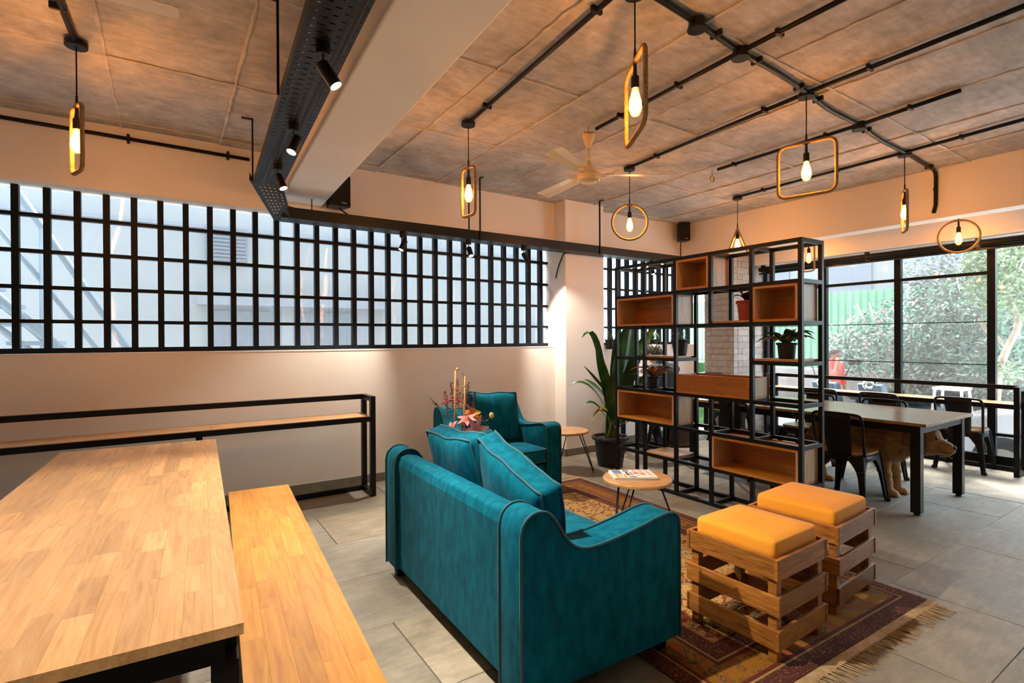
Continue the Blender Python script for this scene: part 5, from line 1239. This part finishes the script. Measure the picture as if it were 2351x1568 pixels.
for nm, p0, p1, r_ in (('handrail', (20, 410), (335, 860), .035), ('middle_rail', (-80, 430), (270, 860), .022), ('stringer', (-150, 560), (205, 860), .05), ('stringer', (-160, 640), (160, 870), .03)):
    A_, B_ = yy(*p0), yy(*p1); d = (A_-B_).normalized(); G().tube([B_-d*.8, A_+d*.8], r_, 10).out(nm, M['pipe_blue'], stc, smooth=True)
A_ = yy(100, 525); G().tube([Vector((A_.x, 0, GZ)), A_], .035, 10).out('post', M['pipe_blue'], stc, smooth=True)
for k in range(7): p = yy(-150+55*k, 600+47*k); G().box(p.x-.16, p.x+.16, -.05, .8, p.z-.02, p.z+.02).out('tread', M['pipe_blue'], stc)
# green corrugated fence and low wall
M['fence'] = mk('green_sheet', (.11, .28, .16), (.15, .33, .20), scale=1.5, stretch=(1, 1, .3), rough=.5); M['lowwall'] = mk('old_wall', (.17, .15, .14), (.25, .225, .21), scale=4, rough=.95, bmp=.3, bscale=20)
fe = thing('corrugated_fence', 'pale green corrugated metal fence beyond the right window', 'fence', (12.6, 4, 0))
pf = []; n = 20; Lp = 1.2
rows_ = [[], []]
for k in range(n*2+1):
    y = Lp*k/(n*2); ph = k % 5; x = (.0, .0, .035, .035, .0)[ph]
    for z, R__ in ((.725, rows_[0]), (2.45, rows_[1])): R__.append((x, y, z))
fm_ = G().sheet(rows_).mesh('sheet', recalc=False); fm_.materials.append(M['fence'])
for k in range(13): o = link('sheet', fm_, fe, loc=(0, -7+k*1.2, .02 if k % 2 else .004)); 
for k in range(7): G().box(.06, .11, -7+k*2.4, -6.95+k*2.4, .725, 2.4).out('fence_post', M['lowwall'], fe)
lw = tag(G().box(12.35, 12.75, -4, 14, GZ, .72).out('boundary_wall', M['lowwall'], bevel=.02), 'weathered low masonry wall under the green fence', 'wall'); lw['kind'] = 'structure'
fh = thing('far_house', 'pale hazy house wall rising above the green fence', 'building', (17, 8, GZ)); G().box(0, 4, -5, 4, 0, 6.5).out('wall', M['neigh'], fh)
for k in range(3): wn = G().box(-.05, 0, -3.5+k*2.4, -2.3+k*2.4, 3.2, 4.6).out('window', M['band'], fh)
# foliage
M['fol'] = mk('pale_foliage', (.05, .08, .055), (.30, .335, .315), scale=3, rough=.5, rnd=False); M['fol2'] = mk('bright_foliage', (.10, .18, .065), (.30, .37, .22), scale=3, rough=.5, rnd=False); M['bark'] = mk('pale_bark', (.26, .20, .15), (.42, .34, .27), scale=8, rough=.9, bmp=.4, bscale=20); M['pinkfl'] = mk('pink_flower', (.75, .35, .38), rough=.7)
def foliage(name, parent, mat, blobs, n, L, wd, seed, up=.2):
    r = random.Random(seed); g = G(); tot = sum(b[1]**2 for b in blobs)
    for c, R__ in blobs:
        for k in range(int(n*R__**2/tot)):
            d = Vector((r.gauss(0, 1), r.gauss(0, 1), r.gauss(0, 1))).normalized(); p = Vector(c)+d*R__*(r.random()**.4)
            t_ = (d*.5+Vector((r.uniform(-1, 1), r.uniform(-1, 1), r.uniform(-1, .6)+up))).normalized(); s_ = t_.cross(Vector((r.uniform(-1, 1), r.uniform(-1, 1), r.uniform(-1, 1))))
            if s_.length < .1: continue
            s_ = s_.normalized()*wd*(.7+.6*r.random()); l = L*(.6+.8*r.random()); nn = t_.cross(s_).normalized()*wd*.4
            a_, b_, c_, d_ = [g.b.verts.new(q_) for q_ in (p, p+t_*l*.5+s_+nn, p+t_*l, p+t_*l*.5-s_+nn)]
            g.b.faces.new((a_, b_, c_, d_))
    o = g.out(name, M[mat], parent, recalc=False); o['kind'] = 'stuff'; return o
sh = thing('flowering_shrub', 'large pale-leaved flowering shrub in front of the green fence', 'shrub', (11.4, 4.1, GZ))
br_ = random.Random(21)
for k in range(9):
    a = k*.7; tp = Vector((.5*math.cos(a), -1.1+.3*k, 1.6+1.2*br_.random())); G().tube(bez((0, .2*math.cos(a), 0), (0.1, tp.y*.3, 1.0), tp, 7), [.045-.005*i for i in range(8)], 7).out('branch', M['bark'], sh, smooth=True)
foliage('leaves', sh, 'fol', [((0, -1.0, 2.4), .9), ((.1, -.3, 2.0), .9), ((0, .5, 1.7), .75), ((-.1, -1.2, 1.5), .8), ((0, -.5, 3.0), .6), ((0, -1.7, 2.7), .6), ((.2, 1.1, 1.6), .5), ((-.1, -.2, 1.2), .6)], 11000, .085, .020, 31)
foliage('flowers', sh, 'pinkfl', [((-.2, .7, 1.9), .6), ((-.2, 0, 2.3), .6)], 60, .07, .035, 32)
tr = thing('crooked_tree', 'pale crooked tree trunk with bright leaves at the right edge of the window', 'tree', (9.9, 2.35, GZ))
tp_ = lambda u, v: atx(u, v, 9.9)-Vector((9.9, 2.35, GZ))
G().tube(spline([Vector((0, .12, 0)), tp_(2290, 880), tp_(2308, 810), tp_(2338, 745), tp_(2322, 700), tp_(2318, 660), tp_(2330, 600)], 5), [.05]*6+[.046]*6+[.042]*6+[.036]*6+[.03]*6+[.022], 10).out('trunk', M['bark'], tr, smooth=True)
G().tube(spline([tp_(2308, 795), tp_(2290, 775), tp_(2265, 760), tp_(2250, 730)], 5), .025, 8).out('branch', M['bark'], tr, smooth=True)
G().tube(spline([tp_(2322, 700), tp_(2345, 660), tp_(2375, 640)], 5), .022, 8).out('branch', M['bark'], tr, smooth=True)
foliage('leaves', tr, 'fol2', [(tuple(tp_(2325, 640)), .55), (tuple(tp_(2300, 600)), .45), (tuple(tp_(2370, 640)), .6), (tuple(tp_(2350, 560)), .6), (tuple(tp_(2310, 855)), .18)], 4200, .075, .020, 41)
pm_ = thing('palm', 'feathery palm fronds hanging into the top right corner of the window view', 'palm', (11.0, 1.6, GZ))
G().tube([(0, 0, 0), (.05, 0, 2), (0, 0, 3.4)], [.11, .09, .08], 10).out('trunk', M['bark'], pm_, smooth=True)
for k in range(11):
    a = 2*PI*k/11; d = Vector((math.cos(a), math.sin(a), 0)); C_ = bez((0, 0, 3.4), d*.8+Vector((0, 0, 4.1)), d*1.7+Vector((0, 0, 2.8)), 16); g = G(); g.tube(C_, .012, 5)
    for i in range(2, 17):
        t_ = (C_[min(i+1, 16)]-C_[i-1]).normalized(); s_ = t_.cross(Vector((0, 0, 1))).normalized()
        for sg in (-1, 1):
            b = C_[i]; e = b+s_*sg*.32+t_*.18+Vector((0, 0, -.16)); w_ = t_*.014; va_, vb_, vc_ = [g.b.verts.new(q_) for q_ in (b-w_, b+w_, e)]; g.b.faces.new((va_, vb_, vc_))
    g.out('frond', M['fol2'], pm_, recalc=False)
hd_ = thing('hedge', 'clipped green hedge glimpsed between the far window and the brick pillar', 'hedge', (8.6, 6.75, GZ)); G().box(-.35, .35, -1.0, .9, 0, 1.45).out('hedge_core', M['leaf'], hd_); foliage('leaves', hd_, 'leaf_light', [((0, -.6+.4*k, .35+.4*j), .42) for k in range(4) for j in range(3)], 2600, .06, .02, 51)
# parked scooters
M['tyre'] = mk('tyre', (.015, .015, .016), rough=.8); M['scoot'] = mk('scooter_paint', (.05, .10, .14), rough=.3, coat=.4); M['chrome'] = mk('chrome', (.7, .72, .75), rough=.15, metal=1)
def scooter(loc, rz, label):
    t = thing('motor_scooter', label, 'scooter', loc, rz, group='scooters parked outside'); t.scale = (1.2,)*3
    for x in (-.62, .62):
        w_ = G().rings([[(x+.24*math.cos(a)+0*b, .045*math.sin(b), .26+0) for b in (0,)] for a in (0,)]) if False else None
        wl = G().tube([(x+.22*math.cos(a), 0, .26+.22*math.sin(a)) for a in [2*PI*i/24 for i in range(24)]], .045, 8, closed=True).out('wheel', M['tyre'], t, smooth=True)
        G().tube([(x, -.03, .26), (x, .03, .26)], .17, 20).out('rim', M['chrome'], wl)
    G().rings([[(-.85, .10*math.cos(a), .62+.06*math.sin(a)) for a in [2*PI*i/12 for i in range(12)]], [(-.55, .17*math.cos(a), .58+.18*math.sin(a)) for a in [2*PI*i/12 for i in range(12)]], [(-.1, .16*math.cos(a), .52+.2*math.sin(a)) for a in [2*PI*i/12 for i in range(12)]], [(.05, .12*math.cos(a), .36+.1*math.sin(a)) for a in [2*PI*i/12 for i in range(12)]], [(.35, .14*math.cos(a), .32+.06*math.sin(a)) for a in [2*PI*i/12 for i in range(12)]]]).out('rear_body', M['scoot'], t, smooth=True)
    G().prism([(.30, .30), (.42, .30), (.62, .98), (.50, 1.0)], -.18, .18, 'y').out('front_shield', M['scoot'], t, bevel=.03, seg=3)
    G().prism([(-.78, .74), (-.05, .70), (0, .76), (-.4, .83), (-.78, .84)], -.14, .14, 'y').out('seat', M['black_plastic'], t, bevel=.03, seg=3)
    G().tube([(.62, 0, .26), (.55, 0, .7), (.50, 0, 1.02)], .03, 8).out('fork', M['chrome'], t, smooth=True)
    hb = G().tube(spline([(.42, -.33, 1.03), (.50, -.15, 1.05), (.52, 0, 1.02), (.50, .15, 1.05), (.42, .33, 1.03)], 4), .016, 8).out('handlebar', M['black'], t, smooth=True)
    for s_ in (-1, 1):
        G().tube([(.48, .22*s_, 1.05), (.46, .30*s_, 1.22)], .007, 6).out('mirror_stem', M['black'], hb); G().ball((.46, .31*s_, 1.26), .06, (.3, 1, .7)).out('mirror', M['black_plastic'], hb, smooth=True)
    G().ball((.60, 0, .98), .085, (.7, 1, .9)).out('headlamp', M['chrome'], t, smooth=True)
    G().box(-.15, .35, -.03, .03, 0.02, .12).out('stand', M['black'], t)
scooter((9.6, 4.15, GZ), R_(165), 'dark scooter parked outside behind the red-shirted person')
scooter((9.7, 3.45, GZ), R_(158), 'dark scooter parked outside nearer the white stand')
# white plastic stand
ws = thing('white_stool', 'white four-legged stool outside between the scooters and the tree', 'stool', (9.9, 2.95, GZ)); M['whitep'] = mk('white_plastic', (.82, .80, .80), rough=.5)
G().box(-.19, .19, -.19, .19, 1.10, 1.14).out('seat', M['whitep'], ws, bevel=.01)
for x in (-1, 1):
    for y in (-1, 1): G().bar((x*.24, y*.24, 0), (x*.16, y*.16, 1.1), .03).out('leg', M['whitep'], ws)
for s_ in (-1, 1): G().bar((-.2, s_*.2, .6), (.2, s_*.2, .6), .02).out('brace', M['whitep'], ws); G().bar((s_*.2, -.2, .6), (s_*.2, .2, .6), .02).out('brace', M['whitep'], ws)
# white car
cr = thing('white_car', 'white car parked outside at the right edge with one wheel in view', 'car', (9.4, 2.0, GZ), R_(-90))
M['carp'] = mk('white_car_paint', (.80, .82, .84), rough=.25, coat=.6)
prof = [(-.75, .22), (-.80, .55), (-.72, .80), (-.10, .98), (.45, 1.02), (1.0, 1.50), (2.3, 1.52), (2.9, 1.05), (3.1, .95), (3.15, .3), (2.9, .22)]
G().prism(prof, -.8, .8, 'y').out('body', M['carp'], cr, bevel=.06, seg=3)
G().prism([(.60, 1.04), (1.05, 1.44), (2.2, 1.46), (2.6, 1.06)], -.81, .81, 'y').out('side_glass', M['black_plastic'], cr, bevel=.02)
for x in (-.05, 2.35):
    for s_ in (-1, 1):
        wl = G().tube([(x+.25*math.cos(a), s_*.79, .33+.25*math.sin(a)) for a in [2*PI*i/28 for i in range(28)]], .08, 8, closed=True).out('wheel', M['tyre'], cr, smooth=True)
        G().tube([(x, s_*.79-.06, .33), (x, s_*.79+.06, .33)], .19, 24).out('rim', M['chrome'], wl)
for s_ in (-1, 1): G().box(-.82, -.74, s_*.5-.16, s_*.5+.16, .60, .74).out('headlamp', M['clear'], cr)
